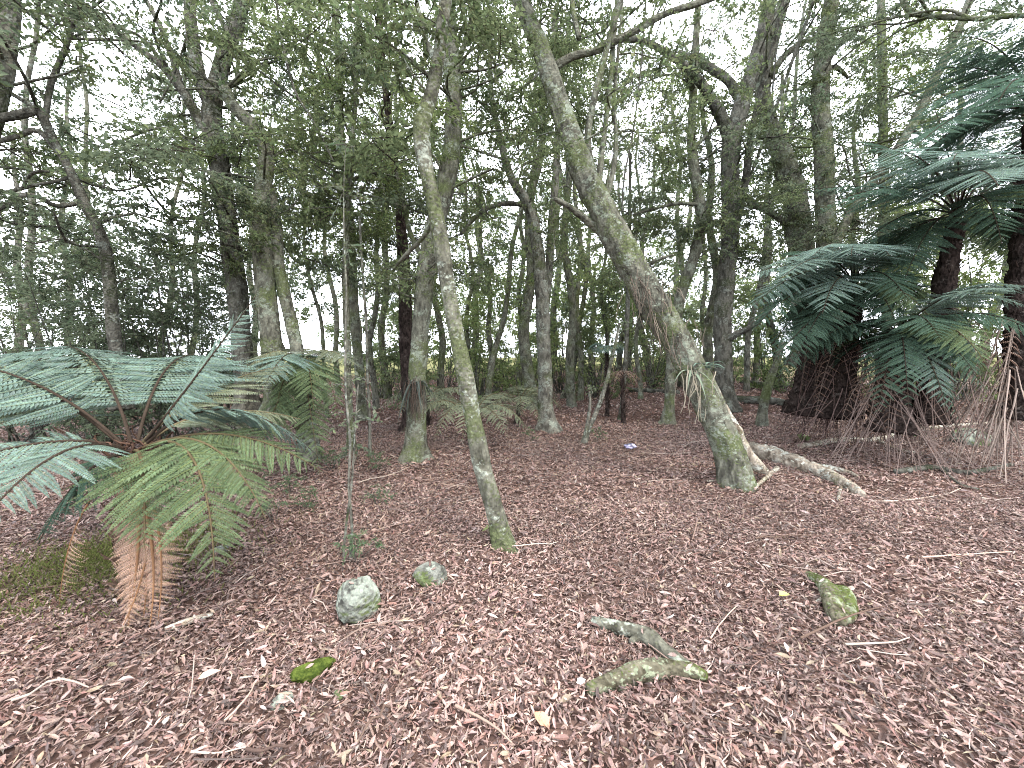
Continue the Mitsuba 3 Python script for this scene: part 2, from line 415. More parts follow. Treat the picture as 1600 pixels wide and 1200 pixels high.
tree('leaning_tree', 'thick trunk leaning left over a bent bleached base',
     [(2.543, 4.270, 0.065, 0.167), (2.484, 4.314, 0.356, 0.153), (2.381, 4.363, 0.679, 0.154), (2.248, 4.413, 1.006, 0.155), (2.085, 4.470, 1.374, 0.159), (1.876, 4.534, 1.785, 0.166), (1.649, 4.595, 2.164, 0.174), (1.447, 4.654, 2.549, 0.169), (1.250, 4.710, 2.923, 0.170), (1.050, 4.771, 3.333, 0.149), (0.870, 4.827, 3.732, 0.143), (0.727, 4.887, 4.174, 0.131), (0.589, 4.942, 4.581, 0.119), (0.458, 4.996, 4.992, 0.110), (0.302, 5.056, 5.448, 0.104), (0.120, 5.117, 5.911, 0.095), (-0.040, 5.187, 6.461, 0.089), (-0.162, 5.270, 7.145, 0.080)],
     'bark_mossy', branches=[
         [(1.376, 4.900, 2.761, 0.066), (1.136, 4.814, 2.969, 0.048), (0.882, 4.727, 3.145, 0.041), (0.663, 4.654, 3.273, 0.031), (0.491, 4.600, 3.339, 0.023)],
         [(1.048, 5.000, 3.656, 0.053), (0.954, 5.051, 4.186, 0.043), (1.013, 5.094, 4.637, 0.040), (1.154, 5.149, 5.215, 0.040), (1.288, 5.197, 5.712, 0.037), (1.430, 5.245, 6.213, 0.034), (1.516, 5.300, 6.798, 0.030)],
         [(1.111, 5.100, 3.619, 0.047), (1.164, 5.183, 4.137, 0.037), (1.242, 5.267, 4.664, 0.031), (1.325, 5.378, 5.380, 0.031), (1.390, 5.475, 6.018, 0.027), (1.477, 5.600, 6.856, 0.023)],
         [(1.220, 5.200, 3.498, 0.041), (1.393, 5.362, 4.228, 0.031), (1.407, 5.541, 5.081, 0.024), (1.511, 5.721, 5.967, 0.020), (1.607, 5.900, 6.887, 0.017)],
         [(0.553, 5.300, 5.284, 0.055), (0.797, 5.320, 5.433, 0.045), (1.136, 5.344, 5.530, 0.041), (1.562, 5.376, 5.762, 0.042), (2.033, 5.413, 6.031, 0.038), (2.554, 5.450, 6.221, 0.035), (3.253, 5.500, 6.522, 0.031)],
         [(0.875, 5.300, 5.639, 0.031), (0.814, 5.421, 6.054, 0.031), (0.784, 5.600, 6.694, 0.024)],
         [(1.573, 4.800, 2.504, 0.029), (1.705, 4.701, 2.650, 0.021), (1.819, 4.640, 2.680, 0.014), (1.892, 4.600, 2.699, 0.010)]],
     auto=(13, 4.2, 7.0, 1.5, 0.5), sides=32, seed=5, flare=0.22, amp=0.12, ridge=0.16, step=0.04)

tree('mossy_tree', 'upright trunk left of the slender pale trunk, ringed by a dark drooping plant',
     [(-1.421, 5.522, 0.045, 0.169), (-1.411, 5.534, 0.270, 0.146), (-1.390, 5.553, 0.644, 0.138), (-1.379, 5.577, 1.110, 0.130), (-1.349, 5.606, 1.667, 0.126), (-1.290, 5.640, 2.315, 0.129), (-1.223, 5.669, 2.868, 0.129), (-1.110, 5.698, 3.420, 0.129), (-0.979, 5.724, 3.878, 0.129), (-0.876, 5.753, 4.427, 0.129), (-0.838, 5.787, 5.064, 0.121), (-0.864, 5.821, 5.699, 0.113), (-0.908, 5.850, 6.241, 0.105), (-0.934, 5.879, 6.782, 0.098), (-0.950, 5.922, 7.590, 0.082)],
     'bark_mossy', branches=[[(-0.950, 6.000, 5.558, 0.055), (-0.755, 6.145, 6.117, 0.040), (-0.612, 6.311, 6.801, 0.036), (-0.505, 6.500, 7.623, 0.027)], [(-1.274, 5.900, 2.830, 0.040), (-1.571, 6.039, 3.439, 0.035), (-1.713, 6.168, 4.063, 0.031), (-1.919, 6.300, 4.705, 0.023)]],
     auto=(53, 2.6, 7.6, 1.5, 0.45), sides=22, seed=7, flare=0.55, palette=OLIVE)

tree('fibrous_tree', 'dark reddish shaggy trunk just left of the mossy upright trunk',
     [(-2.048, 7.600, 0.096, 0.136), (-2.078, 7.630, 0.966, 0.125), (-2.107, 7.666, 1.982, 0.130), (-2.122, 7.702, 2.988, 0.124), (-2.164, 7.734, 3.860, 0.103), (-2.231, 7.765, 4.727, 0.087), (-2.346, 7.801, 5.709, 0.072), (-2.483, 7.846, 6.925, 0.061), (-2.566, 7.900, 8.367, 0.051)],
     'bark_fibrous', auto=(41, 3.0, 8.5, 1.5, 0.5), sides=14, seed=9, palette=OLIVE)

tree('forked_tree', 'grey forked trunk in the centre, left fork bending away',
     [(0.728, 7.719, 0.074, 0.171), (0.688, 7.738, 0.438, 0.149), (0.675, 7.765, 0.957, 0.144), (0.648, 7.799, 1.604, 0.138), (0.621, 7.833, 2.249, 0.138), (0.594, 7.867, 2.892, 0.138), (0.529, 7.901, 3.534, 0.127), (0.438, 7.935, 4.174, 0.116), (0.283, 7.960, 4.621, 0.100), (0.039, 7.984, 5.005, 0.084), (-0.141, 8.010, 5.451, 0.074), (-0.231, 8.034, 5.896, 0.063), (-0.385, 8.072, 6.594, 0.047), (-0.448, 8.119, 7.478, 0.046)],
     'bark_grey', branches=[[(0.676, 8.200, 2.552, 0.111), (0.785, 8.266, 3.363, 0.089), (0.840, 8.342, 4.310, 0.083), (0.922, 8.418, 5.261, 0.078), (0.977, 8.505, 6.349, 0.067), (0.952, 8.591, 7.440, 0.056), (0.885, 8.700, 8.808, 0.049)],
                            [(0.349, 8.300, 4.663, 0.050), (-0.067, 8.224, 4.686, 0.048), (-0.462, 8.150, 4.580, 0.047), (-0.786, 8.076, 4.323, 0.041), (-1.041, 8.000, 3.993, 0.029)]],
     auto=(70, 3.4, 9.5, 2.0, 0.55), sides=16, seed=11, leaf=(0.08, 0.04), palette=OLIVE)

tree('pale_thin_tree', 'thin pale trunk with spreading surface roots, left of the mossy upright trunk',
     [(-2.523, 5.944, 0.057, 0.066), (-2.537, 5.960, 0.480, 0.053), (-2.551, 5.980, 0.982, 0.049), (-2.563, 6.004, 1.580, 0.049), (-2.574, 6.031, 2.274, 0.049), (-2.576, 6.055, 2.864, 0.049), (-2.548, 6.082, 3.549, 0.045), (-2.500, 6.110, 4.230, 0.040), (-2.431, 6.141, 5.002, 0.036), (-2.373, 6.173, 5.768, 0.035), (-2.334, 6.208, 6.623, 0.031), (-2.305, 6.244, 7.472, 0.026)],
     'bark_lichen', branches=[[(-2.566, 6.100, 0.102, 0.028), (-2.435, 6.051, 0.020, 0.018), (-2.286, 6.004, -0.009, 0.018), (-2.115, 5.950, -0.047, 0.009)], [(-2.628, 6.100, 0.102, 0.028), (-2.712, 6.051, 0.020, 0.018), (-2.822, 6.000, -0.019, 0.014)]],
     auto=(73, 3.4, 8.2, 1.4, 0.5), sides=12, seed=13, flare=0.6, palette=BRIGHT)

tree('straight_tree', 'straight olive trunk standing close behind the thin pale trunk',
     [(-3.658, 9.297, -0.012, 0.128), (-3.695, 9.331, 0.848, 0.115), (-3.761, 9.367, 1.780, 0.115), (-3.827, 9.404, 2.706, 0.114), (-3.878, 9.441, 3.627, 0.114), (-3.911, 9.483, 4.695, 0.107), (-3.989, 9.526, 5.756, 0.094), (-4.081, 9.575, 6.959, 0.081), (-4.138, 9.636, 8.451, 0.069), (-4.179, 9.697, 9.930, 0.056)],
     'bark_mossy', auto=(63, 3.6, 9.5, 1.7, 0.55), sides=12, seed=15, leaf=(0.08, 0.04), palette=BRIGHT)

tree('twin_left_tree', 'green mossy trunk curving up left behind the big fern',
     [(-3.089, 5.000, 0.814, 0.124), (-3.148, 5.061, 1.484, 0.124), (-3.205, 5.107, 1.988, 0.121), (-3.263, 5.154, 2.495, 0.118), (-3.303, 5.200, 3.004, 0.115), (-3.327, 5.245, 3.515, 0.104), (-3.281, 5.284, 3.943, 0.098), (-3.268, 5.311, 4.243, 0.091), (-3.375, 5.336, 4.501, 0.084), (-3.552, 5.357, 4.677, 0.081), (-3.729, 5.379, 4.853, 0.077), (-3.836, 5.400, 5.071, 0.077)],
     'bark_mossy', branches=[[(-2.719, 5.000, 0.814, 0.083), (-2.828, 5.091, 1.483, 0.083), (-2.938, 5.154, 1.951, 0.080), (-3.057, 5.212, 2.380, 0.077), (-3.150, 5.269, 2.814, 0.074), (-3.185, 5.331, 3.296, 0.071), (-3.309, 5.400, 3.828, 0.064)]],
     auto=(26, 2.8, 6.0, 1.3, 0.42), sides=18, seed=17, palette=OLIVE)

tree('dark_forked_tree', 'dark forked trunk in the left canopy with a long bare limb reaching left',
     [(-3.753, 5.400, 0.759, 0.134), (-3.834, 5.476, 1.664, 0.127), (-3.915, 5.544, 2.481, 0.127), (-4.012, 5.598, 3.119, 0.120), (-4.110, 5.651, 3.760, 0.120), (-4.198, 5.697, 4.310, 0.127), (-4.275, 5.731, 4.724, 0.128), (-4.288, 5.762, 5.092, 0.120), (-4.218, 5.792, 5.461, 0.105), (-4.112, 5.824, 5.832, 0.098), (-3.988, 5.856, 6.203, 0.094), (-3.864, 5.892, 6.622, 0.094), (-3.722, 5.939, 7.180, 0.083), (-3.599, 6.000, 7.926, 0.068)],
     'bark_dark', branches=[[(-4.315, 5.800, 4.629, 0.084), (-4.481, 5.718, 4.935, 0.071), (-4.614, 5.639, 5.229, 0.059), (-4.788, 5.562, 5.471, 0.047), (-5.012, 5.487, 5.638, 0.039), (-5.196, 5.423, 5.775, 0.035), (-5.371, 5.356, 5.920, 0.031), (-5.538, 5.290, 6.060, 0.030), (-5.746, 5.200, 6.248, 0.022)],
                            [(-4.337, 5.800, 5.072, 0.091), (-4.518, 5.852, 5.546, 0.091), (-4.604, 5.892, 5.926, 0.084), (-4.673, 5.941, 6.403, 0.076), (-4.725, 6.000, 6.978, 0.061)],
                            [(-4.011, 5.800, 6.029, 0.037), (-4.183, 5.868, 6.343, 0.034), (-4.357, 5.936, 6.660, 0.033), (-4.483, 6.000, 6.978, 0.025)],
                            [(-4.670, 5.700, 5.312, 0.044), (-4.765, 5.628, 5.812, 0.033), (-4.854, 5.582, 6.107, 0.031), (-4.954, 5.546, 6.321, 0.027), (-5.045, 5.500, 6.602, 0.019)]],
     auto=(39, 2.8, 6.8, 2.0, 0.45), sides=18, seed=19, palette=GREYG)

tree('dark_left_tree', 'dark crooked tree at the left with branches reaching out of the frame',
     [(-4.699, 4.600, 1.024, 0.069), (-4.647, 4.514, 1.784, 0.061), (-4.579, 4.437, 2.428, 0.057), (-4.567, 4.399, 2.731, 0.053), (-4.607, 4.366, 2.971, 0.049), (-4.683, 4.334, 3.179, 0.049), (-4.730, 4.304, 3.389, 0.043), (-4.804, 4.265, 3.637, 0.036), (-4.882, 4.231, 3.848, 0.033), (-4.971, 4.193, 4.070, 0.025), (-5.105, 4.164, 4.178, 0.021), (-5.248, 4.138, 4.249, 0.018), (-5.449, 4.100, 4.335, 0.012)],
     'bark_dark', branches=[[(-4.905, 4.300, 3.741, 0.045), (-4.886, 4.198, 3.957, 0.038), (-4.889, 4.152, 4.044, 0.038), (-4.987, 4.094, 3.972, 0.040), (-5.118, 4.014, 3.881, 0.039), (-5.289, 3.900, 3.753, 0.036)],
                            [(-5.006, 4.300, 4.004, 0.025), (-4.971, 4.342, 4.371, 0.025), (-4.915, 4.367, 4.585, 0.025), (-4.797, 4.410, 4.944, 0.022), (-4.721, 4.460, 5.377, 0.019), (-4.683, 4.500, 5.739, 0.016)],
                            [(-4.832, 4.300, 3.621, 0.025), (-4.951, 4.189, 3.856, 0.024), (-5.086, 4.132, 3.780, 0.024), (-5.215, 4.075, 3.698, 0.024), (-5.379, 4.000, 3.621, 0.023)],
                            [(-4.782, 4.400, 3.218, 0.026), (-4.938, 4.297, 3.138, 0.025), (-5.033, 4.209, 3.196, 0.024), (-5.108, 4.150, 3.192, 0.025), (-5.182, 4.082, 3.094, 0.024), (-5.258, 4.008, 2.990, 0.027), (-5.373, 3.900, 2.906, 0.023)],
                            [(-4.874, 4.400, 3.493, 0.019), (-4.986, 4.327, 3.406, 0.016), (-5.085, 4.262, 3.351, 0.015), (-5.204, 4.177, 3.262, 0.018), (-5.301, 4.104, 3.192, 0.021), (-5.428, 4.000, 3.125, 0.020)],
                            [(-5.177, 4.200, 3.278, 0.015), (-5.086, 4.167, 3.375, 0.015), (-4.933, 4.133, 3.423, 0.015), (-4.775, 4.100, 3.408, 0.012)]],
     auto=(28, 2.4, 5.2, 1.5, 0.38), clumps=(),
     sides=14, seed=21, palette=GREYG)

tree('mossy_sapling_tree', 'slim mossy trunk with a wavy line, first trunk right of the leaning tree',
     [(3.394, 8.299, 0.052, 0.137), (3.428, 8.312, 0.500, 0.109), (3.445, 8.333, 1.196, 0.108), (3.514, 8.358, 2.025, 0.108), (3.638, 8.383, 2.848, 0.113), (3.821, 8.400, 3.393, 0.113), (3.989, 8.420, 4.003, 0.112), (4.033, 8.436, 4.542, 0.107), (3.940, 8.455, 5.145, 0.106), (3.848, 8.471, 5.679, 0.100), (3.796, 8.492, 6.342, 0.083), (3.824, 8.513, 7.001, 0.078), (3.851, 8.537, 7.786, 0.072), (3.888, 8.566, 8.695, 0.060), (3.922, 8.599, 9.725, 0.049)],
     'bark_mossy', branches=[[(3.783, 8.400, 5.838, 0.048), (4.089, 8.524, 6.164, 0.043), (4.381, 8.630, 6.420, 0.037), (4.578, 8.700, 6.593, 0.031)], [(3.770, 8.400, 7.055, 0.055), (3.414, 8.322, 7.565, 0.048), (2.993, 8.266, 7.771, 0.048), (2.583, 8.215, 7.891, 0.046), (2.116, 8.160, 7.897, 0.040), (1.658, 8.100, 7.645, 0.029)],
                             [(3.941, 8.400, 4.727, 0.043), (3.508, 8.341, 4.731, 0.036), (3.083, 8.281, 4.630, 0.030), (2.525, 8.200, 4.457, 0.024)]],
     auto=(42, 3.4, 9.0, 1.7, 0.5), sides=14, seed=23, leaf=(0.075, 0.036), palette=OLIVE)

tree('double_stem_tree', 'dark double stemmed tree right of the leaning tree, forking high up',
     [(4.552, 8.200, 0.485, 0.203), (4.544, 8.216, 0.925, 0.180), (4.518, 8.242, 1.610, 0.174), (4.492, 8.268, 2.291, 0.174), (4.535, 8.293, 2.968, 0.167), (4.602, 8.324, 3.776, 0.167), (4.628, 8.355, 4.579, 0.172), (4.603, 8.380, 5.244, 0.172), (4.606, 8.404, 5.840, 0.177), (4.704, 8.424, 6.368, 0.171), (4.868, 8.448, 6.959, 0.154), (5.059, 8.473, 7.549, 0.148), (5.234, 8.499, 8.200, 0.137), (5.355, 8.525, 8.849, 0.131), (5.444, 8.559, 9.687, 0.114), (5.529, 8.600, 10.711, 0.092)],
     'bark_dark', branches=[[(4.585, 8.400, 5.967, 0.132), (4.359, 8.340, 6.446, 0.114), (4.109, 8.291, 6.795, 0.097), (3.868, 8.249, 7.079, 0.086), (3.566, 8.206, 7.321, 0.074), (3.148, 8.152, 7.563, 0.063), (2.674, 8.095, 7.749, 0.057), (2.213, 8.044, 7.758, 0.047), (1.825, 8.000, 7.629, 0.034)],
                            [(4.809, 8.400, 6.737, 0.099), (4.573, 8.494, 7.270, 0.088), (4.263, 8.562, 7.548, 0.083), (3.948, 8.627, 7.788, 0.073), (3.564, 8.700, 8.010, 0.051)],
                            [(4.462, 8.200, 1.745, 0.067), (4.664, 8.049, 1.979, 0.066), (4.873, 7.920, 2.102, 0.054), (5.034, 7.781, 2.308, 0.040), (5.191, 7.600, 2.599, 0.028)],
                            [(4.619, 8.400, 3.393, 0.079), (4.800, 8.448, 4.346, 0.079), (4.994, 8.495, 5.295, 0.073), (5.080, 8.536, 6.105, 0.067), (5.313, 8.591, 7.181, 0.061), (5.599, 8.646, 8.252, 0.056), (5.761, 8.700, 9.317, 0.049)]],
     auto=(34, 3.8, 9.5, 2.0, 0.5), sides=18, seed=25, leaf=(0.075, 0.036), palette=GREYG)

tree('curved_mossy_tree', 'bent mossy trunk behind the tree ferns, streaked with pale hanging roots',
     [(6.761, 8.800, 1.471, 0.240), (6.669, 8.837, 2.634, 0.251), (6.548, 8.874, 3.784, 0.249), (6.440, 8.899, 4.569, 0.249), (6.336, 8.920, 5.207, 0.236), (6.148, 8.939, 5.771, 0.212), (5.935, 8.956, 6.263, 0.188), (5.722, 8.976, 6.823, 0.164), (5.594, 8.994, 7.380, 0.152), (5.663, 9.017, 8.072, 0.140), (5.845, 9.041, 8.761, 0.128), (6.054, 9.067, 9.515, 0.116), (6.198, 9.100, 10.466, 0.092)],
     'bark_mossy', branches=[[(6.243, 8.900, 4.470, 0.059), (5.878, 9.073, 4.843, 0.066), (5.578, 9.196, 5.062, 0.073), (5.405, 9.300, 5.365, 0.054)], [(5.689, 8.900, 7.653, 0.069), (5.990, 8.940, 8.109, 0.064), (6.425, 8.978, 8.432, 0.058), (6.720, 9.000, 8.528, 0.051)]],
     auto=(26, 4.0, 9.5, 1.9, 0.5), sides=18, seed=27, leaf=(0.075, 0.036), palette=OLIVE)

tree('tall_mossy_tree', 'tall straight mossy trunk rising behind the tree ferns',
     [(6.516, 7.800, 0.955, 0.214), (6.459, 7.854, 2.251, 0.191), (6.397, 7.897, 3.280, 0.175), (6.328, 7.929, 4.046, 0.169), (6.285, 7.962, 4.808, 0.163), (6.242, 7.994, 5.567, 0.163), (6.178, 8.021, 6.196, 0.157), (6.153, 8.045, 6.760, 0.152), (6.166, 8.070, 7.321, 0.146), (6.230, 8.094, 7.881, 0.136), (6.343, 8.124, 8.562, 0.130), (6.428, 8.157, 9.302, 0.114), (6.508, 8.200, 10.283, 0.093)],
     'bark_mossy', branches=[[(6.126, 8.000, 7.031, 0.062), (6.414, 8.089, 7.275, 0.047), (6.647, 8.149, 7.232, 0.035), (6.813, 8.200, 7.145, 0.023)], [(6.140, 8.000, 6.790, 0.057), (5.945, 8.052, 6.922, 0.047), (5.780, 8.100, 6.856, 0.035)]],
     auto=(25, 3.4, 8.8, 1.5, 0.45), sides=18, seed=29, palette=GREYG)

tree('ivied_tree', 'narrow straight trunk wrapped in leaves, right of the tall mossy trunk',
     [(9.333, 9.500, 0.836, 0.104), (9.237, 9.544, 2.413, 0.097), (9.142, 9.588, 3.968, 0.096), (9.062, 9.624, 5.197, 0.096), (8.983, 9.659, 6.414, 0.095), (8.920, 9.694, 7.617, 0.088), (8.859, 9.729, 8.809, 0.088), (8.783, 9.765, 9.988, 0.081), (8.723, 9.800, 11.156, 0.068)],
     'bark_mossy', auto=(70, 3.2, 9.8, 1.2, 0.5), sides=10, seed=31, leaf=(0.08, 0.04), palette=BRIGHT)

tree('slanting_tree', 'mossy trunk slanting right above the tree ferns',
     [(6.094, 7.600, 3.213, 0.071), (6.564, 7.697, 4.239, 0.077), (7.139, 7.781, 5.036, 0.077), (7.744, 7.865, 5.840, 0.077), (8.142, 7.935, 6.568, 0.072), (8.488, 8.001, 7.272, 0.073), (8.809, 8.061, 7.915, 0.067), (9.065, 8.119, 8.558, 0.062), (9.404, 8.200, 9.462, 0.052)],
     'bark_mossy', branches=[[(6.961, 7.400, 8.364, 0.057), (6.840, 7.154, 7.677, 0.046), (6.911, 7.033, 7.418, 0.045), (7.056, 6.880, 7.229, 0.040), (7.226, 6.687, 7.048, 0.039), (7.394, 6.466, 6.845, 0.037), (7.513, 6.272, 6.713, 0.036), (7.613, 6.078, 6.570, 0.034), (7.724, 5.800, 6.286, 0.029)]],
     auto=(47, 3.8, 8.6, 2.1, 0.45), sides=12, seed=33, palette=GREYG, flare=0)

tree('forked_sapling', 'small leaning sapling with two stems meeting at its foot',
     [(1.236, 6.532, 0.004, 0.059), (1.314, 6.555, 0.245, 0.045), (1.438, 6.582, 0.508, 0.041), (1.550, 6.610, 0.794, 0.040), (1.640, 6.637, 1.080, 0.035), (1.720, 6.669, 1.423, 0.030), (1.800, 6.701, 1.755, 0.025), (1.869, 6.732, 2.089, 0.020)],
     'bark_grey', branches=[[(1.250, 6.500, 0.144, 0.035), (1.305, 6.519, 0.440, 0.030), (1.337, 6.536, 0.691, 0.025), (1.326, 6.550, 0.910, 0.020)]], clumps=[(*(1.724, 6.700, 1.645), 0.28), (*(1.861, 6.700, 2.031), 0.28), (*(1.379, 6.600, 0.983), 0.18)],
     sides=8, seed=35, palette=GREYG, leaf=(0.07, 0.03), twigs=6, per=8, flare=0.3, category='sapling')

tree('bare_pole_tree', 'thin straight brown stem in the centre background, dead leaves at its waist',
     [(2.591, 9.009, 0.020, 0.068), (2.615, 9.026, 0.566, 0.056), (2.654, 9.045, 1.170, 0.056), (2.690, 9.069, 1.920, 0.054), (2.710, 9.098, 2.815, 0.054), (2.713, 9.132, 3.851, 0.047), (2.730, 9.170, 5.023, 0.040), (2.732, 9.209, 6.185, 0.033)], 'bark_dark',
     auto=(25, 3.2, 6.5, 1.0, 0.4), sides=8, seed=37, palette=OLIVE)

tree('top_left_tree', 'broad pale trunk cut off by the top left corner',
     [(-5.967, 3.900, 1.487, 0.133), (-5.778, 3.967, 2.394, 0.117), (-5.538, 4.027, 3.173, 0.107), (-5.348, 4.076, 3.824, 0.096), (-5.208, 4.115, 4.345, 0.091), (-5.145, 4.143, 4.736, 0.085), (-5.120, 4.167, 5.061, 0.080), (-5.108, 4.200, 5.517, 0.075)], 'bark_grey',
     auto=(12, 3.2, 5.6, 1.1, 0.4), sides=20, seed=39, palette=OLIVE)

tree('cut_stem', 'short mossy stem leaning out from under the fern fronds',
     [(4.985, 7.600, 0.251, 0.089), (5.007, 7.579, 0.588, 0.083), (5.054, 7.559, 0.908, 0.078), (5.116, 7.539, 1.200, 0.067), (5.203, 7.520, 1.476, 0.056), (5.248, 7.500, 1.786, 0.045)], 'bark_mossy', sides=12, seed=41, flare=0.3, category='stem')

# ------------------------------------------------------------------ the thicket behind
FAR = np.random.default_rng(77)
FAR_TRUNKS = ((508, 9.5, 7), (526, 15, 9), (585, 11, 11), (604, 14, 12), (690, 12, 12), (722, 13.5, 9), (762, 10.5, 10), (776, 14, 10), (812, 15, 12), (830, 11, 20), (880, 14, 9),
              (894, 11.5, 15), (908, 13, 10), (928, 16, 10), (948, 14, 7), (962, 18, 10), (1003, 12, 8), (1018, 17, 11), (1066, 14, 10), (1100, 11, 17), (1112, 16, 9), (1170, 12, 9),
              (1182, 15, 10), (1222, 13, 12), (1330, 12, 12), (1440, 12, 12), (1540, 12, 12), (470, 14, 8), (484, 10, 7), (300, 11, 9), (252, 10, 9), (196, 9.5, 8), (66, 9, 11), (120, 12, 10),
              (640, 18, 12), (860, 20, 13), (1050, 20, 13), (740, 20, 13), (980, 22, 13), (560, 20, 12), (400, 16, 11), (20, 13, 12))
GAPS = ((160, 'left of the dark crooked tree'), (370, 'between the dark crooked and dark forked trees'), (545, 'between the dark forked and thin pale trees'),
        (650, 'between the thin pale and mossy upright trunks'), (850, 'between the mossy upright and grey forked trunks'), (975, 'between the grey forked trunk and thin brown stem'),
        (1130, 'between the thin brown stem and double stemmed tree'), (1295, 'between the double stemmed and tall mossy trees'), (3000, 'behind the tree ferns'))
ORD = ('first', 'second', 'third', 'fourth', 'fifth', 'sixth', 'seventh', 'eighth', 'ninth')


def far_labels(what, xs):
    seen, out = {}, {}
    for x in sorted(xs):
        g = next(t for e, t in GAPS if x < e)
        seen[g] = seen.get(g, -1) + 1
        out[x] = f'{ORD[seen[g]]} {what} from left, {g}'
    return out


FAR_LABEL = far_labels('far trunk', [t[0] for t in FAR_TRUNKS])
for px, y, w in FAR_TRUNKS:
    x = (px - 800) / 600 * y * 0.995
    r = w / 600 * y / 2
    top = FAR.uniform(8, 11.5)
    z0 = float(ground_height(x, y))
    lean, bow = FAR.normal(0, 0.055, 2), FAR.normal(0, 0.30, 2)
    pts = []
    for t in (0, .07, .15, .23, .32, .41, .5, .6, .7, .8, .9, 1):
        pts.append((x + lean[0] * top * t + bow[0] * (math.sin(3.6 * t + px) - math.sin(px)) + 0.10 * math.sin(17 * t + 2 * px) * min(1, 5 * t), y + lean[1] * top * t + bow[1] * math.sin(3 * t), z0 + top * t, r * (1 - 0.65 * t)))
    left = px < 530
    tree('background_tree', FAR_LABEL[px], pts,
         ('bark_grey', 'bark_mossy', 'bark_mossy')[int(FAR.integers(3))], auto=(20, 2.6, min(top, y * 0.9 + 1.5), 1.5, 0.6), leaf=(0.10, 0.052) if y < 14 else (0.13, 0.07),
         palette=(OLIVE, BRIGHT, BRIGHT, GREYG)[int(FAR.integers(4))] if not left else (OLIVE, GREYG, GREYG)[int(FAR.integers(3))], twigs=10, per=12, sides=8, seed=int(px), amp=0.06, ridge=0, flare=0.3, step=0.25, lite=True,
         group='slim trees in the left background' if left else 'slim trees of the distant thicket')


def shrub(label, x, y, w, z0, z1, n, palette, leaf, seed, group=None, r=0.45, depth=0.8, twigs=12, per=12, bsdf='bark_dark', lite=False, name='shrub'):
    rng = np.random.default_rng(seed)
    k = new(name)
    tag(k, label, 'shrub', group)
    g = float(ground_height(x, y))
    cl, st = [], []
    for i in range(n):
        a, q = rng.uniform(0, 2 * np.pi), np.sqrt(rng.uniform(0, 1))
        z = rng.uniform(z0, z1)
        cl.append([x + w * q * np.cos(a), y + depth * q * np.sin(a), g + z, r * rng.uniform(.7, 1.25)])
    cl = np.array(cl)
    (V, F, C), base, end = foliage(cl, twigs, per, leaf[0], leaf[1], palette, rng)
    tag(put(new('foliage', k), V, F, 'leaf', False, C), kind='stuff')
    if not lite:
        add_sprays(k, 'foliage', np.array([[x, y, g + t, .02] for t in np.linspace(z0, z1, 9)]), n // 5, g + z0, g + z1, w, palette, rng, (.5, .85))
    m = []
    for c in cl[:: max(1, n // 14)]:
        o = np.array([x + rng.normal() * .12 * w, y + rng.normal() * .12, g - 0.08])
        mid = o * .5 + c[:3] * .5 + rng.normal(size=3) * .12
        m.append(tube(np.array([[*o, .018], [*mid, .013], [*c[:3], .004]]), 5, 0.25))
    if not lite:
        m.append(sticks(base, end, 0.004, 0.0015))
    V, F = join(m)
    tag(put(new('stems', k), V, F, bsdf), kind='stuff')


# dark leafy bushes of the left side
for i, (px, y, w, z0, z1, n, pal, lab) in enumerate((
        (40, 6.6, 1.1, 0.4, 3.0, 46, GREYG, 'dark bush at the left edge behind the big fern'),
        (150, 6.2, 1.0, 0.5, 3.2, 60, GREYG, 'dark bush second from the left edge, above the big fern'),
        (250, 6.4, 1.0, 0.5, 3.4, 64, GREYG, 'darkest dense bush on the left, in front of the white gap'),
        (330, 6.6, 0.8, 0.5, 3.0, 42, GREYG, 'greyish bush beside the dark forked tree'),
        (110, 9.0, 1.6, 0.3, 2.4, 40, OLIVE, 'olive bush low in the left background'),
        (300, 9.5, 1.5, 0.3, 2.2, 36, OLIVE, 'olive bush behind the upright fern frond'))):
    shrub(lab, (px - 800) / 600 * y, y, w, z0, z1, int(n * 0.8), pal, (0.075, 0.037), 200 + i)
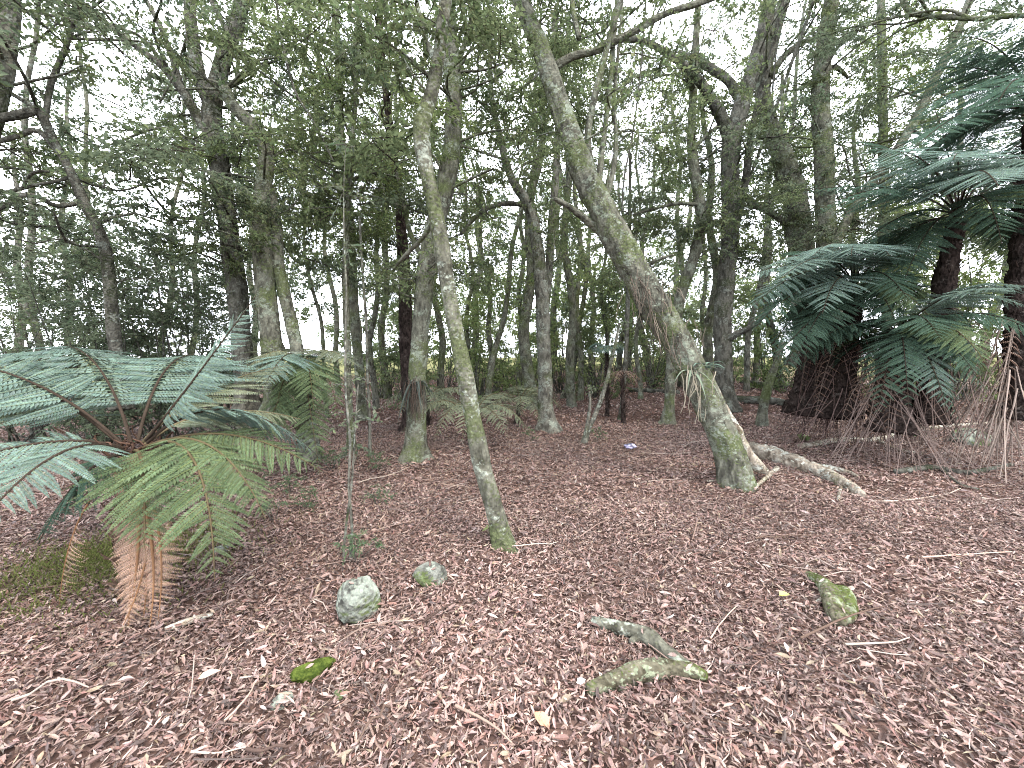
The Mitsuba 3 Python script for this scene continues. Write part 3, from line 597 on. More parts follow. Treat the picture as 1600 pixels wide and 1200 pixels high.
# undergrowth between the far trunks, sunlit look put into its paler leaf palette
UNDER = np.random.default_rng(5)
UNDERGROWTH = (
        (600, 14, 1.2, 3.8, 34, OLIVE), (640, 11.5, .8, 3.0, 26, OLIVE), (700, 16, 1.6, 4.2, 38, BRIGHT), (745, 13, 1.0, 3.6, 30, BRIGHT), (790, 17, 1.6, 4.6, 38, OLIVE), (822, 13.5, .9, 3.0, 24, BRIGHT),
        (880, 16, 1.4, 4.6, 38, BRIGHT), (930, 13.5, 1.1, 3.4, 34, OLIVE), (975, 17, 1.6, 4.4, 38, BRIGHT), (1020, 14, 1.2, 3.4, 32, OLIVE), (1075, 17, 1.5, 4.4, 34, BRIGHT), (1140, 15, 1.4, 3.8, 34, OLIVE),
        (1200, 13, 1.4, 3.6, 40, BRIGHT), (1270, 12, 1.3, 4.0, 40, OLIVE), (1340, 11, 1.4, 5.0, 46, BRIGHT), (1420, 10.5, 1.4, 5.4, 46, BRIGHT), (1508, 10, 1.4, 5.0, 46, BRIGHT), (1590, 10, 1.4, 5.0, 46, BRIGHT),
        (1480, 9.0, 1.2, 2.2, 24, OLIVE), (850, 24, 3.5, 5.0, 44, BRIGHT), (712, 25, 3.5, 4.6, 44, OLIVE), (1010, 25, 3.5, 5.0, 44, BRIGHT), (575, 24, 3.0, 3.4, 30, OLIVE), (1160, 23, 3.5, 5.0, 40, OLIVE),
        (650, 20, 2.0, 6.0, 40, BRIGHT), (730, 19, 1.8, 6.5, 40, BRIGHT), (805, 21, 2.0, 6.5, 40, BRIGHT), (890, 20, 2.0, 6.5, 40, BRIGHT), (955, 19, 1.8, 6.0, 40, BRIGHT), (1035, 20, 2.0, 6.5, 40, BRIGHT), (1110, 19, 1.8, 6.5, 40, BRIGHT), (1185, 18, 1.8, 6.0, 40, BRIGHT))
UNDER_LABEL = far_labels('undergrowth clump', [t[0] for t in UNDERGROWTH])
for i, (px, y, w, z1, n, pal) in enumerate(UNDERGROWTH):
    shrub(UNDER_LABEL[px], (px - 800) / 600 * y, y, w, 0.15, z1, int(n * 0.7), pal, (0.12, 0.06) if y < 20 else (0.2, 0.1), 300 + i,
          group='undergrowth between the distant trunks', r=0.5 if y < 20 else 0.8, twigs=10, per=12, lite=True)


# ------------------------------------------------------------------ ferns
def pinna_mesh(rng, tone, pairs=22, half=0.125, curl=0.12, narrow=0.95, sweep=0.10):
    """One pinna of unit length along +x with its pinnules; curl: how far its end hangs."""
    t = np.linspace(0.05, 0.985, pairs)
    p, d, L = [], [], []
    for sgn in (-1, 1):
        p.append(np.stack([t, sweep * t ** 2, -curl * t ** 2], 1))
        a = np.radians(68 - 18 * t)
        d.append(np.stack([np.cos(a), sgn * np.sin(a) + 2 * sweep * t * np.cos(a), -0.22 + 0 * t - 2 * curl * t * np.cos(a)], 1))
        L.append(half * np.clip(1.15 * (1 - t ** 1.8) + 0.08, 0, 1) * np.clip(0.55 + 3 * t, 0, 1) * rng.uniform(.85, 1.1, pairs))
    p, d, L = np.vstack(p), np.vstack(d), np.concatenate(L)
    nr = np.array([0, 0, 1.0]) + rng.normal(size=p.shape) * 0.14
    col = np.asarray(tone) * rng.uniform(0.82, 1.2, (len(p), 1)) * rng.uniform(.95, 1.05, p.shape)
    V, F, C = leaves(p, d, nr, L, 0.046 * narrow, col, cup=0.12)
    tt = np.linspace(0, 1, 7)
    w = 0.008 * (1 - tt) + 0.002
    rib = np.stack([np.stack([tt, w + sweep * tt ** 2, -curl * tt ** 2 + .004], 1), np.stack([tt, -w + sweep * tt ** 2, -curl * tt ** 2 + .004], 1)], 1).reshape(-1, 3)
    rf = np.array([[2 * i, 2 * i + 1, 2 * i + 3] for i in range(6)] + [[2 * i, 2 * i + 3, 2 * i + 2] for i in range(6)])
    V, F = join([(V, F), (rib, rf)])
    return V, F, np.vstack([C, np.tile(np.asarray(tone) * [1.1, 1.0, .8], (len(rib), 1))])


TEAL, FGREEN, DEEP, PALEG = (0.138, 0.198, 0.166), (0.11, 0.15, 0.08), (0.064, 0.106, 0.076), (0.165, 0.19, 0.13)
BROWN, TAN, STRAW = (0.26, 0.125, 0.06), (0.35, 0.235, 0.17), (0.36, 0.26, 0.18)
PIN, PINRAW = {}, {}
for nm, tone, kw in (('teal', TEAL, {}), ('green', FGREEN, {}), ('deep', DEEP, {}), ('pale', PALEG, {}), ('brown', TAN, dict(curl=0.75, half=0.17, pairs=13)), ('dead', (0.15, 0.098, 0.075), dict(curl=0.6, half=.09, pairs=12))):
    rg = np.random.default_rng(len(PIN) + 50)
    PINRAW[nm] = [pinna_mesh(rg, np.array(tone) * m, **kw) for m in (0.85, 1.0, 1.2)]
    PIN[nm] = [shared(f'pinna_{nm}_kind_{i}', mikit.ply((v, f), 'dry_leaf' if nm in ('brown', 'dead') else 'fern_leaf', smooth=False, color=c)) for i, (v, f, c) in enumerate(PINRAW[nm])]
STEM = {'teal': (0.045, 0.034, 0.026), 'green': (0.085, 0.068, 0.038), 'deep': (0.035, 0.028, 0.022), 'pale': (0.12, 0.1, 0.06), 'brown': (0.20, 0.11, 0.06), 'dead': (0.12, 0.085, 0.065)}


def flat_color(V, c, rng=None):
    return np.tile(np.asarray(c, float), (len(V), 1)) * (1 if rng is None else rng.uniform(.8, 1.2, (len(V), 1)))


def frond(parent, B, M, E, width, kind, seed, pairs=26, roll=0.0, bare=0.2, r=0.011, whole=False, label=None, tipw=0.0, thin=0.9):
    rng = np.random.default_rng(seed)
    B, M, E = (np.array(q, float) for q in (B, M, E))
    bez = lambda t: (1 - t) ** 2 * B + 2 * t * (1 - t) * M + t ** 2 * E
    s = np.linspace(0, 1, 15)
    C = np.array([bez(t) for t in s])
    k = new('frond', parent)
    RV, RF = tube(np.c_[C, r * (1 - 0.82 * s)], 6, 0.08)
    if label:
        tag(k, label)
    meshes, cols = [], []
    if not whole:
        put(k, RV, RF, 'dry_stem', True, flat_color(RV, STEM[kind], rng))
    else:
        meshes.append((RV, RF))
        cols.append(flat_color(RV, STEM[kind]))
    for i in range(pairs):
        t = bare + (0.985 - bare) * (i + 0.5) / pairs
        u = (t - bare) / (1 - bare)
        p = bez(t)
        tan = unit(bez(min(t + .01, 1)) - bez(max(t - .01, 0)))
        side = unit(np.cross(tan, [0, 0, 1.0]))
        nrm = np.cross(side, tan)
        cr, sr = math.cos(roll), math.sin(roll)
        side, nrm = side * cr + nrm * sr, nrm * cr - side * sr
        ln = width * (min(1, 0.45 + 2.2 * u) * (1 - u ** 2.4) + 0.05 + tipw * u)
        for sg in (-1, 1):
            a = math.radians(14 + 26 * u + rng.normal() * 4.5)
            d = unit(side * sg * math.cos(a) + tan * math.sin(a) - nrm * rng.uniform(0.0, 0.30))
            q = p + tan * rng.uniform(-.008, .008)
            yv = unit(np.cross(nrm, d))
            zv = np.cross(d, yv)
            yv = yv if yv @ tan > 0 else -yv
            if rng.uniform() < 0.025:
                continue
            l = ln * rng.uniform(.82, 1.08)
            m = np.eye(4)
            m[:3, 0], m[:3, 1], m[:3, 2], m[:3, 3] = d * l, yv * l * thin, zv * l, q
            v = int(rng.integers(3))
            if whole:
                V, F, c = PINRAW[kind][v]
                meshes.append((V @ m[:3, :3].T + q, F))
                cols.append(c)
            else:
                instance(new('pinna', k), PIN[kind][v], m)
    if whole:
        V, F = join(meshes)
        put(k, V, F, 'dry_leaf' if kind in ('brown', 'dead') else 'fern_leaf', False, np.vstack(cols))
    return k


def fern(name, label, trunk, bsdf='bark_fibrous', sides=14, seed=0, cat='fern', crown_hair=40, group=None):
    k = tag(new(name), label, cat, group)
    trunk = np.array(trunk, float)
    foot = trunk[0] - [0, 0, 0.12, 0]
    V, F = tube(np.vstack([foot, trunk]), sides, 0.03, 0.28, 16.0, 0.2, 0.25, 0.12, seed)
    put(new('trunk', k), V, F, bsdf)
    rg = np.random.default_rng(seed + 4000)
    Q = resample(trunk, 0.02)
    for i in range(min(90, int(len(Q) * 1.1))):
        q = Q[int(rg.integers(len(Q)))]
        a = rg.uniform(0, 6.283)
        o = np.array([math.cos(a), math.sin(a), 0])
        b = q[:3] + o * q[3] * .85
        rod(new('frond_base', k), b, b + o * rg.uniform(.03, .09) + [0, 0, rg.uniform(.02, .12)], rg.uniform(.007, .012), {'bark_fibrous': STUB, 'bark_scaly': (0.17, 0.115, 0.085)}.get(bsdf, (0.09, 0.08, 0.055)), rg, 0.8)
    return k


STUB = (0.045, 0.033, 0.028)
STALKS = {}


def rod(k, a, b, r, color, rng, bow=6.0):
    """One thin crooked rod from a to b: a copy of one of four bent rods of its colour, turned and stretched into place."""
    color = (*color, bow)
    if color not in STALKS:
        rg = np.random.default_rng(len(STALKS) + 11)
        STALKS[color] = []
        for i in range(4):
            t = np.linspace(0, 1, 6)
            wob = np.cumsum(rg.normal(size=6)) * 0.5
            wob = wob - wob[0] - (wob[-1] - wob[0]) * t
            pts = np.stack([t, (np.sin(np.pi * t) * rg.uniform(.4, 1) + wob * .5), wob * 0.3, 1 - 0.55 * t], 1)
            C = pts[:, :3]
            V = []
            for p in pts:
                for j in range(5):
                    V.append([p[0], p[1] * 1.0, p[2] * 1.0, p[3] * math.cos(j * 1.2566), p[3] * math.sin(j * 1.2566)])
            V = np.array(V)
            F = [[q * 5 + j, q * 5 + (j + 1) % 5, q * 5 + 5 + (j + 1) % 5] for q in range(5) for j in range(5)] + [[q * 5 + j, q * 5 + 5 + (j + 1) % 5, q * 5 + 5 + j] for q in range(5) for j in range(5)]
            F += [[0, j + 1, j] for j in (1, 2, 3)] + [[25, 25 + j, 26 + j] for j in (1, 2, 3)]
            V = np.stack([V[:, 0], V[:, 1] * bow + V[:, 3], V[:, 2] * bow + V[:, 4]], 1)
            STALKS[color].append(shared(f'rod_{len(STALKS)}_kind_{i}', mikit.ply((V, np.array(F)), 'dry_stem', smooth=True, color=flat_color(V, np.array(color[:3]) * rg.uniform(.5, 1.35)))))
    a, b = np.asarray(a, float), np.asarray(b, float)
    x = b - a
    u = unit(np.cross(x, rng.normal(size=3)))
    w = unit(np.cross(x, u))
    m = np.eye(4)
    m[:3, 0], m[:3, 1], m[:3, 2], m[:3, 3] = x, u * r, w * r, a
    instance(k, STALKS[color][int(rng.integers(4))], m)


def stalks(parent, A, B, color, r=0.007, seed=0):
    rng = np.random.default_rng(seed)
    for a, b in zip(A, B):
        rod(new('dead_stalk', parent), a, b, r * rng.uniform(.7, 1.3), tuple(color), rng)


def skirt(parent, top, n, spread, color, seed, r=0.006, drop=0.5, dead=5):
    """Dead stalks and withered fronds that hang tangled round the trunk below a crown."""
    rng = np.random.default_rng(seed)
    top = np.array(top, float)
    g = float(ground_height(top[0], top[1]))
    h = top[2] - g
    A, B = [], []
    for i in range(n):
        a = rng.uniform(0, 2 * math.pi)
        q = spread * rng.uniform(.15, 1.1)
        x, y = top[0] + q * math.cos(a), top[1] + q * math.sin(a)
        a += rng.normal() * .5
        B.append(np.array([x, y, float(ground_height(x, y)) + h * rng.uniform(0.0, drop) ** 2]))
        A.append(np.array([top[0] + rng.uniform(.05, .5) * q * math.cos(a), top[1] + rng.uniform(.05, .5) * q * math.sin(a), g + h * rng.uniform(.35, 1.0)]))
    stalks(parent, A, B, color, r, seed)
    for i in range(dead):
        a = rng.uniform(math.pi * .9, math.pi * 2.1)
        o = np.array([math.cos(a), math.sin(a), 0])
        s0 = spread * rng.uniform(.5, 1)
        frond(parent, top + o * .08, top + o * s0 * .6 + [0, 0, -.1 * h], [*(top + o * s0 * .8)[:2], g + .1 + .3 * h * rng.uniform()], 0.22, 'dead', seed * 10 + i, 16, rng.uniform(-.6, .6), bare=.15, r=.008, whole=True)


# the big fern at the left, near the camera
K = fern('tree_fern', 'big near tree fern at the left, short brown trunk and wide blue green fronds', [(-2.369, 2.350, -0.143, 0.101), (-2.411, 2.383, 0.178, 0.094), (-2.454, 2.415, 0.503, 0.088), (-2.473, 2.450, 0.850, 0.082)], seed=1, bsdf='bark_scaly')
CB = (-2.464, 2.450, 0.914)
for i, (B, M, E, w, kind, roll, pairs) in enumerate((
        ((-2.462, 2.450, 0.947), (-2.843, 2.700, 1.603), (-4.562, 3.900, 1.616), 0.85, 'teal', 0.0, 34),
        ((-2.470, 2.500, 0.936), (-2.642, 2.900, 1.658), (-3.193, 4.000, 1.487), 0.66, 'teal', 0.0, 32),
        ((-2.337, 2.420, 0.970), (-2.027, 2.350, 1.257), (-1.611, 2.450, 1.886), 0.27, 'teal', -0.9, 32),
        ((-2.330, 2.420, 0.954), (-1.873, 2.500, 1.450), (-1.400, 2.800, 0.733), 0.34, 'teal', 0.35, 28),
        ((-2.333, 2.400, 0.925), (-1.617, 2.050, 1.219), (-1.490, 1.850, 0.391), 0.40, 'green', 0.0, 26),
        ((-2.455, 2.400, 0.925), (-2.615, 2.100, 1.141), (-3.073, 1.900, 0.848), 0.36, 'teal', 0.25, 26),
        ((-2.517, 2.450, 0.935), (-3.028, 2.400, 1.552), (-3.787, 2.300, 1.493), 0.50, 'teal', 0.3, 32),
        ((-2.577, 2.500, 0.914), (-3.454, 2.800, 1.398), (-4.876, 3.300, 1.571), 0.55, 'teal', 0.1, 32),
        ((-2.394, 2.350, 0.905), (-2.073, 1.750, 1.230), (-2.091, 1.450, 0.825), 0.26, 'teal', 0.1, 24),
        ((-2.538, 2.600, 0.913), (-2.535, 3.100, 1.335), (-2.240, 3.900, 1.423), 0.40, 'pale', 0.0, 26),
        ((-2.316, 2.300, 0.910), (-2.265, 2.000, 1.021), (-2.611, 2.050, 0.473), 0.28, 'deep', 0.2, 24),
        ((-2.369, 2.450, 0.914), (-1.773, 2.400, 1.171), (-1.299, 2.550, 0.736), 0.32, 'green', -0.2, 26),
        ((-2.348, 2.420, 0.921), (-1.737, 2.250, 1.191), (-1.385, 2.100, 0.596), 0.34, 'green', 0.1, 28),
        ((-2.424, 2.500, 0.923), (-2.249, 2.800, 1.234), (-1.665, 3.000, 1.012), 0.40, 'pale', 0.0, 28),
        ((-2.375, 2.380, 0.910), (-1.877, 1.950, 1.067), (-1.783, 1.800, 0.566), 0.30, 'green', 0.0, 26))):
    frond(K, B, M, E, w, kind, 400 + i, pairs, roll, thin=0.72 if w > .4 else .9)
for i in range(26):
    rg = np.random.default_rng(900 + i)
    a = np.array(CB) + rg.normal(size=3) * [.05, .05, .03] - [0, 0, .04]
    stalks(K, [a], [a + np.array([rg.normal() * .16, rg.normal() * .16, rg.uniform(-.02, .14)])], (0.09, 0.055, 0.04), 0.008, i)
frond(K, (-2.215, 2.280, 0.559), (-2.024, 2.080, 0.272), (-2.151, 1.980, -0.030), 0.13, 'brown', 420, 34, 0.5, bare=0.02, r=0.008, label='withered orange brown frond hanging down to the ground')
frond(K, (-2.162, 2.260, 0.607), (-1.970, 2.120, 0.324), (-1.989, 2.050, -0.008), 0.12, 'brown', 421, 32, -0.5, bare=0.02, r=0.008, label='withered orange brown frond curled beside the trunk')
frond(K, (-2.230, 2.270, 0.603), (-2.104, 2.160, 0.302), (-2.123, 2.100, -0.065), 0.11, 'brown', 423, 34, 0.9, bare=0.02, r=0.010, label='withered orange brown frond wrapped round the foot of the trunk')
frond(K, (-2.341, 2.300, 0.550), (-2.184, 2.120, 0.248), (-2.103, 2.000, -0.045), 0.10, 'brown', 424, 34, 0.2, bare=0.02, r=0.010, label='withered orange brown frond along the left side of the trunk')
frond(K, (-2.202, 2.250, 0.571), (-1.997, 2.100, 0.298), (-2.008, 2.020, -0.023), 0.10, 'brown', 425, 36, -0.1, bare=0.02, r=0.010)
frond(K, (-2.239, 2.240, 0.614), (-2.096, 2.100, 0.335), (-2.134, 2.020, -0.005), 0.10, 'brown', 426, 36, 0.6, bare=0.02, r=0.010)
frond(K, (-2.548, 2.300, 0.671), (-2.704, 2.250, 0.452), (-2.715, 2.200, -0.018), 0.10, 'brown', 422, 18, 0.2, bare=0.35, r=0.006, label='small withered frond dangling at the left')

# tree ferns at the right
K = fern('tree_fern', 'tallest tree fern in view, with a bare dark trunk', [(5.806, 5.300, 0.701, 0.168), (5.774, 5.269, 1.132, 0.152), (5.750, 5.232, 1.613, 0.135), (5.726, 5.196, 2.082, 0.119), (5.728, 5.157, 2.579, 0.104), (5.749, 5.127, 2.942, 0.092), (5.751, 5.100, 3.259, 0.095)], seed=2)
A_ = (5.763, 5.100, 3.315)
for i, (M, E, w, kind, roll) in enumerate((
        ((4.931, 4.800, 3.868), (3.274, 4.300, 3.084), .62, 'deep', 0.0), ((4.860, 4.600, 3.946), (3.106, 3.400, 3.256), .60, 'teal', 0), ((5.149, 4.600, 4.017), (3.544, 3.200, 3.079), .62, 'teal', 0),
        ((5.561, 4.700, 4.072), (4.860, 3.600, 3.220), .60, 'teal', 0), ((6.180, 5.000, 3.966), (6.855, 4.600, 3.195), .60, 'deep', 0), ((5.830, 5.600, 4.435), (5.529, 6.400, 4.953), .55, 'deep', 0),
        ((6.659, 5.800, 4.896), (8.325, 6.900, 5.959), .60, 'deep', 0), ((6.296, 5.800, 4.807), (7.017, 6.800, 5.894), .60, 'deep', 0), ((6.802, 5.600, 4.607), (8.980, 6.400, 5.247), .60, 'deep', 0),
        ((5.300, 5.400, 3.996), (4.068, 5.600, 3.827), .55, 'deep', 0.2), ((5.074, 4.400, 3.806), (3.676, 3.000, 2.793), .60, 'teal', 0), ((6.706, 5.300, 4.278), (8.167, 5.400, 3.996), .55, 'deep', 0),
        ((5.004, 5.000, 3.578), (4.240, 4.900, 2.761), .40, 'deep', 0), ((6.060, 5.000, 3.499), (6.735, 4.900, 2.604), .40, 'deep', 0))):
    frond(K, A_, M, E, w, kind, 430 + i, 24, roll, bare=0.22, r=0.013)
skirt(K, (5.741, 5.200, 2.167), 46, 0.95, (0.16, 0.12, 0.105), 61)

K = fern('tree_fern', 'tree fern at the far right edge standing in a heap of thick grey stalks', [(6.498, 4.900, 0.828, 0.155), (6.477, 4.918, 1.484, 0.141), (6.457, 4.935, 2.133, 0.127), (6.442, 4.951, 2.695, 0.113), (6.459, 4.966, 3.252, 0.106), (6.504, 4.984, 3.882, 0.099), (6.554, 5.000, 4.427, 0.098)], seed=3)
B_ = (6.550, 5.000, 4.465)
for i, (M, E, w, kind) in enumerate((((5.586, 4.600, 4.887), (4.073, 4.000, 3.964), .60, 'deep'), ((5.419, 4.300, 4.730), (3.744, 3.100, 3.456), .62, 'deep'), ((6.705, 5.400, 5.717), (6.955, 6.300, 6.139), .60, 'deep'),
                                     ((6.774, 5.000, 5.256), (7.156, 4.600, 4.472), .60, 'deep'), ((6.139, 5.100, 4.949), (4.982, 5.000, 3.889), .50, 'deep'), ((7.402, 5.600, 5.790), (9.337, 6.600, 6.654), .6, 'deep'),
                                     ((5.973, 5.000, 5.405), (4.562, 4.800, 4.747), .60, 'deep'), ((5.152, 4.400, 4.542), (3.579, 3.600, 3.331), .60, 'deep'), ((5.872, 4.800, 5.390), (4.703, 4.400, 4.936), .60, 'deep'))):
    frond(K, B_, M, E, w, kind, 450 + i, 24, 0, bare=0.2, r=0.013)
skirt(K, (6.393, 4.900, 1.969), 70, 0.85, (0.30, 0.245, 0.21), 62, r=0.009)

K = fern('tree_fern', 'tree fern at the right with fronds spreading left over dark thick stumps', [(5.043, 5.800, 0.704, 0.160), (5.029, 5.773, 1.193, 0.134), (5.024, 5.746, 1.672, 0.117), (5.009, 5.719, 2.140, 0.108), (5.001, 5.700, 2.463, 0.115)], seed=4)
C_ = (5.006, 5.700, 2.527)
for i, (M, E, w, kind, roll) in enumerate((
        ((3.981, 5.200, 3.004), (2.890, 4.800, 2.037), .52, 'teal', .1), ((3.901, 4.800, 3.041), (2.723, 4.000, 2.273), .52, 'teal', 0), ((4.082, 4.700, 3.084), (3.375, 3.900, 2.504), .52, 'teal', 0),
        ((4.907, 5.200, 3.087), (5.106, 4.800, 2.582), .45, 'deep', 0), ((4.943, 6.200, 3.392), (4.732, 6.900, 3.276), .50, 'deep', 0), ((5.625, 6.300, 3.623), (6.803, 7.200, 3.583), .50, 'deep', 0),
        ((4.074, 5.400, 2.543), (3.357, 5.300, 1.307), .40, 'deep', 0), ((4.023, 5.000, 2.385), (3.478, 4.700, 1.485), .45, 'deep', 0), ((5.361, 5.500, 2.651), (5.810, 5.400, 1.839), .40, 'deep', 0),
        ((4.199, 5.600, 3.076), (3.215, 5.600, 2.582), .50, 'teal', 0.1), ((3.944, 5.000, 3.066), (2.808, 4.400, 2.492), .50, 'teal', 0), ((4.050, 4.800, 3.155), (2.993, 3.900, 2.504), .52, 'teal', 0), ((4.455, 4.900, 3.151), (4.046, 4.200, 2.581), .50, 'teal', 0),
        ((4.060, 5.200, 2.336), (3.467, 5.000, 1.150), .42, 'deep', 0))):
    frond(K, C_, M, E, w, kind, 470 + i, 24, roll, bare=0.2, r=0.011)
skirt(K, (5.088, 5.800, 1.864), 70, 1.0, (0.13, 0.092, 0.083), 63)

for i, (M, E, w, kind, roll) in enumerate((((3.756, 5.100, 2.649), (3.042, 4.900, 1.808), .52, 'deep', 0.1), ((3.861, 5.500, 2.916), (3.179, 5.500, 2.026), .5, 'deep', 0.1), ((3.997, 4.800, 2.736), (3.360, 4.200, 1.970), .5, 'teal', 0),
                                           ((4.555, 4.900, 2.840), (4.490, 4.400, 2.136), .5, 'deep', 0), ((3.954, 5.000, 2.141), (3.205, 4.700, 1.485), .46, 'deep', 0.1))):
    frond(K, C_, M, E, w, kind, 700 + i, 26, roll, bare=0.16, r=0.011)

K = fern('tree_fern', 'low tree fern drooping over a heap of dead stalks, right', [(5.080, 5.100, 0.627, 0.211), (5.073, 5.100, 0.972, 0.189), (5.072, 5.100, 1.356, 0.160), (5.071, 5.100, 1.736, 0.139)], seed=5)
D_ = (5.082, 5.100, 1.820)
for i, (M, E, w, kind, roll) in enumerate((
        ((5.220, 4.800, 2.116), (5.575, 4.500, 1.485), .45, 'teal', 0), ((4.756, 4.500, 1.930), (4.680, 4.100, 0.937), .42, 'teal', 0), ((4.523, 4.500, 2.077), (4.267, 4.100, 0.937), .36, 'deep', 0),
        ((5.734, 5.000, 2.546), (6.139, 4.600, 2.090), .42, 'teal', 0), ((5.019, 4.500, 2.369), (4.678, 3.700, 2.155), .45, 'teal', 0), ((4.793, 5.200, 2.252), (4.231, 5.000, 1.649), .32, 'deep', 0),
        ((5.793, 5.500, 2.295), (7.052, 6.100, 2.083), .38, 'deep', 0), ((5.090, 4.600, 1.940), (5.199, 4.200, 1.136), .46, 'deep', 0), ((5.057, 4.700, 1.795), (5.182, 4.400, 0.747), .44, 'deep', 0),
        ((5.420, 4.800, 2.582), (5.655, 4.200, 2.243), .50, 'teal', 0), ((4.764, 4.600, 2.240), (4.330, 3.900, 1.681), .46, 'deep', 0), ((4.657, 4.700, 1.949), (4.215, 4.400, 0.822), .4, 'deep', 0))):
    frond(K, D_, M, E, w, kind, 490 + i, 22, roll, bare=0.18, r=0.010)
skirt(K, (5.072, 5.100, 1.483), 80, 0.85, (0.17, 0.13, 0.115), 64, drop=0.5)
for i, (lab, tr) in enumerate((('thick black fern stump left of the heap of dead stalks', [(4.883, 6.300, 0.678, 0.260), (4.890, 6.300, 0.954, 0.233), (4.915, 6.300, 1.270, 0.198), (4.936, 6.300, 1.636, 0.172), (4.952, 6.300, 2.102, 0.145), (4.956, 6.300, 2.411, 0.119)]),
                               ('black shaggy fern stump close right of a similar one', [(5.056, 6.000, 0.677, 0.231), (5.048, 6.000, 0.980, 0.206), (5.038, 6.000, 1.331, 0.180), (5.017, 6.000, 1.679, 0.163), (4.977, 6.000, 2.025, 0.130)]))):
    K = fern('fern_stump', lab, tr, seed=8 + i, cat='fern stump')
    skirt(K, tr[-2][:3], 34, 0.55, (0.10, 0.068, 0.062), 70 + i)

for K, c, n, L, seed in (('tree_fern_001', A_, 10, 1.55, 1), ('tree_fern_002', B_, 10, 1.6, 2), ('tree_fern_003', C_, 10, 1.35, 3), ('tree_fern_004', D_, 12, 1.15, 4)):
    rg = np.random.default_rng(seed + 7000)
    for i in range(n):
        a = i * 2.39996 + rg.uniform(-.3, .3)
        l = L * rg.uniform(.75, 1.1)
        d = np.array([math.cos(a), math.sin(a), 0])
        rise = rg.uniform(.05, .42)
        c = np.array(c)
        frond(K, c, c + d * l * .55 + [0, 0, rise * l], c + d * l + [0, 0, (rise - rg.uniform(.5, .95)) * l], .46, ('deep', 'deep', 'green')[i % 3], 7100 + seed * 50 + i, 24, rg.uniform(-.25, .25), bare=.18, r=.011)

# smaller ferns in the middle distance
K = fern('tree_fern', 'ragged olive tree fern behind the fronds of the big near fern', [(-2.635, 4.900, 0.293, 0.116), (-2.650, 4.900, 0.578, 0.115), (-2.662, 4.900, 0.910, 0.115), (-2.674, 4.900, 1.239, 0.107), (-2.676, 4.900, 1.386, 0.094)], seed=6, bsdf='bark_mossy')
E_ = (-2.675, 4.900, 1.419)
for i, (M, E, w, kind) in enumerate((((-2.817, 4.600, 1.789), (-3.050, 4.300, 1.271), 0.49, 'pale'), ((-2.551, 4.400, 1.740), (-2.509, 3.900, 1.227), 0.49, 'teal'), ((-2.335, 4.700, 1.757), (-1.836, 4.500, 1.411), 0.46, 'pale'),
                                     ((-2.331, 4.400, 1.776), (-2.081, 4.000, 0.951), 0.46, 'green'), ((-2.768, 4.700, 1.640), (-2.891, 4.500, 0.423), 0.43, 'green'), ((-2.898, 5.300, 1.746), (-3.438, 6.000, 1.580), 0.49, 'pale'),
                                     ((-2.225, 4.700, 1.563), (-2.090, 4.600, 0.713), 0.38, 'green'), ((-2.406, 4.500, 1.185), (-2.192, 4.300, 0.137), 0.35, 'green'), ((-2.847, 4.600, 1.101), (-2.918, 4.300, 0.249), 0.41, 'green'))):
    frond(K, E_, M, E, w, kind, 510 + i, 24, 0, bare=0.15, r=0.008)
for j, (lab, base, crown, spread, n, kind) in enumerate((
        ('fern with arching grey green fronds behind the slender pale trunk', (-0.692, 6.400, 0.078), (-0.667, 6.400, 0.492), 1.25, 13, 'pale'),
        ('small pale fern left of the forked grey tree', (0.087, 8.600, 0.320), (0.173, 8.600, 0.494), 1.25, 11, 'pale'),
        ('small fern tucked behind the mossy upright trunk', (-1.819, 8.200, 0.236), (-1.814, 8.200, 0.582), 1.1, 10, 'pale'),
        ('tuft of dead brown fronds hanging by the thin brown stem in the centre', (2.467, 8.400, 0.347), (2.408, 8.400, 1.193), 0.5, 6, 'dead'),
        ('small blue green fern beside the forked sapling', (2.413, 9.600, 0.426), (2.359, 9.600, 1.707), 0.5, 9, 'teal'))):
    b = np.array(base)
    b[2] = float(ground_height(b[0], b[1]))
    K = fern('fern', lab, [(*b, .05), (*((b + np.array(crown)) / 2), .045), (*crown, .04)], seed=20 + j)
    rg = np.random.default_rng(600 + j)
    for i in range(n):
        a = 2 * math.pi * (i + rg.uniform(-.3, .3)) / n
        L = spread * rg.uniform(.8, 1.15)
        d = np.array([math.cos(a), math.sin(a), 0])
        c = np.array(crown)
        dz = (0.5 * rg.uniform(.6, 1.2), -0.25) if kind != 'dead' else (0.1, -1.1)
        frond(K, c, c + d * L * .5 + [0, 0, dz[0] * L], c + d * L + [0, 0, dz[1] * L * rg.uniform(.4, 1.2)], 0.30 if kind != 'dead' else 0.13, kind, 620 + 20 * j + i, 20, rg.uniform(-.2, .2), bare=0.12, r=0.008, whole=True)

# ------------------------------------------------------------------ leaf litter
LIT = np.random.default_rng(2024)
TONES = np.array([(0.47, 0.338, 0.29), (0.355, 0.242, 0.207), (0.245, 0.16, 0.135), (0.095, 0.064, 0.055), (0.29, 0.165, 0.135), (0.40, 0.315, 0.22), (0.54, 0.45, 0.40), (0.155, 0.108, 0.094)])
TONE_P = np.array([.21, .24, .18, .15, .08, .03, .02, .09])  # random leaf tones, with extra dark ones standing in for shaded gaps


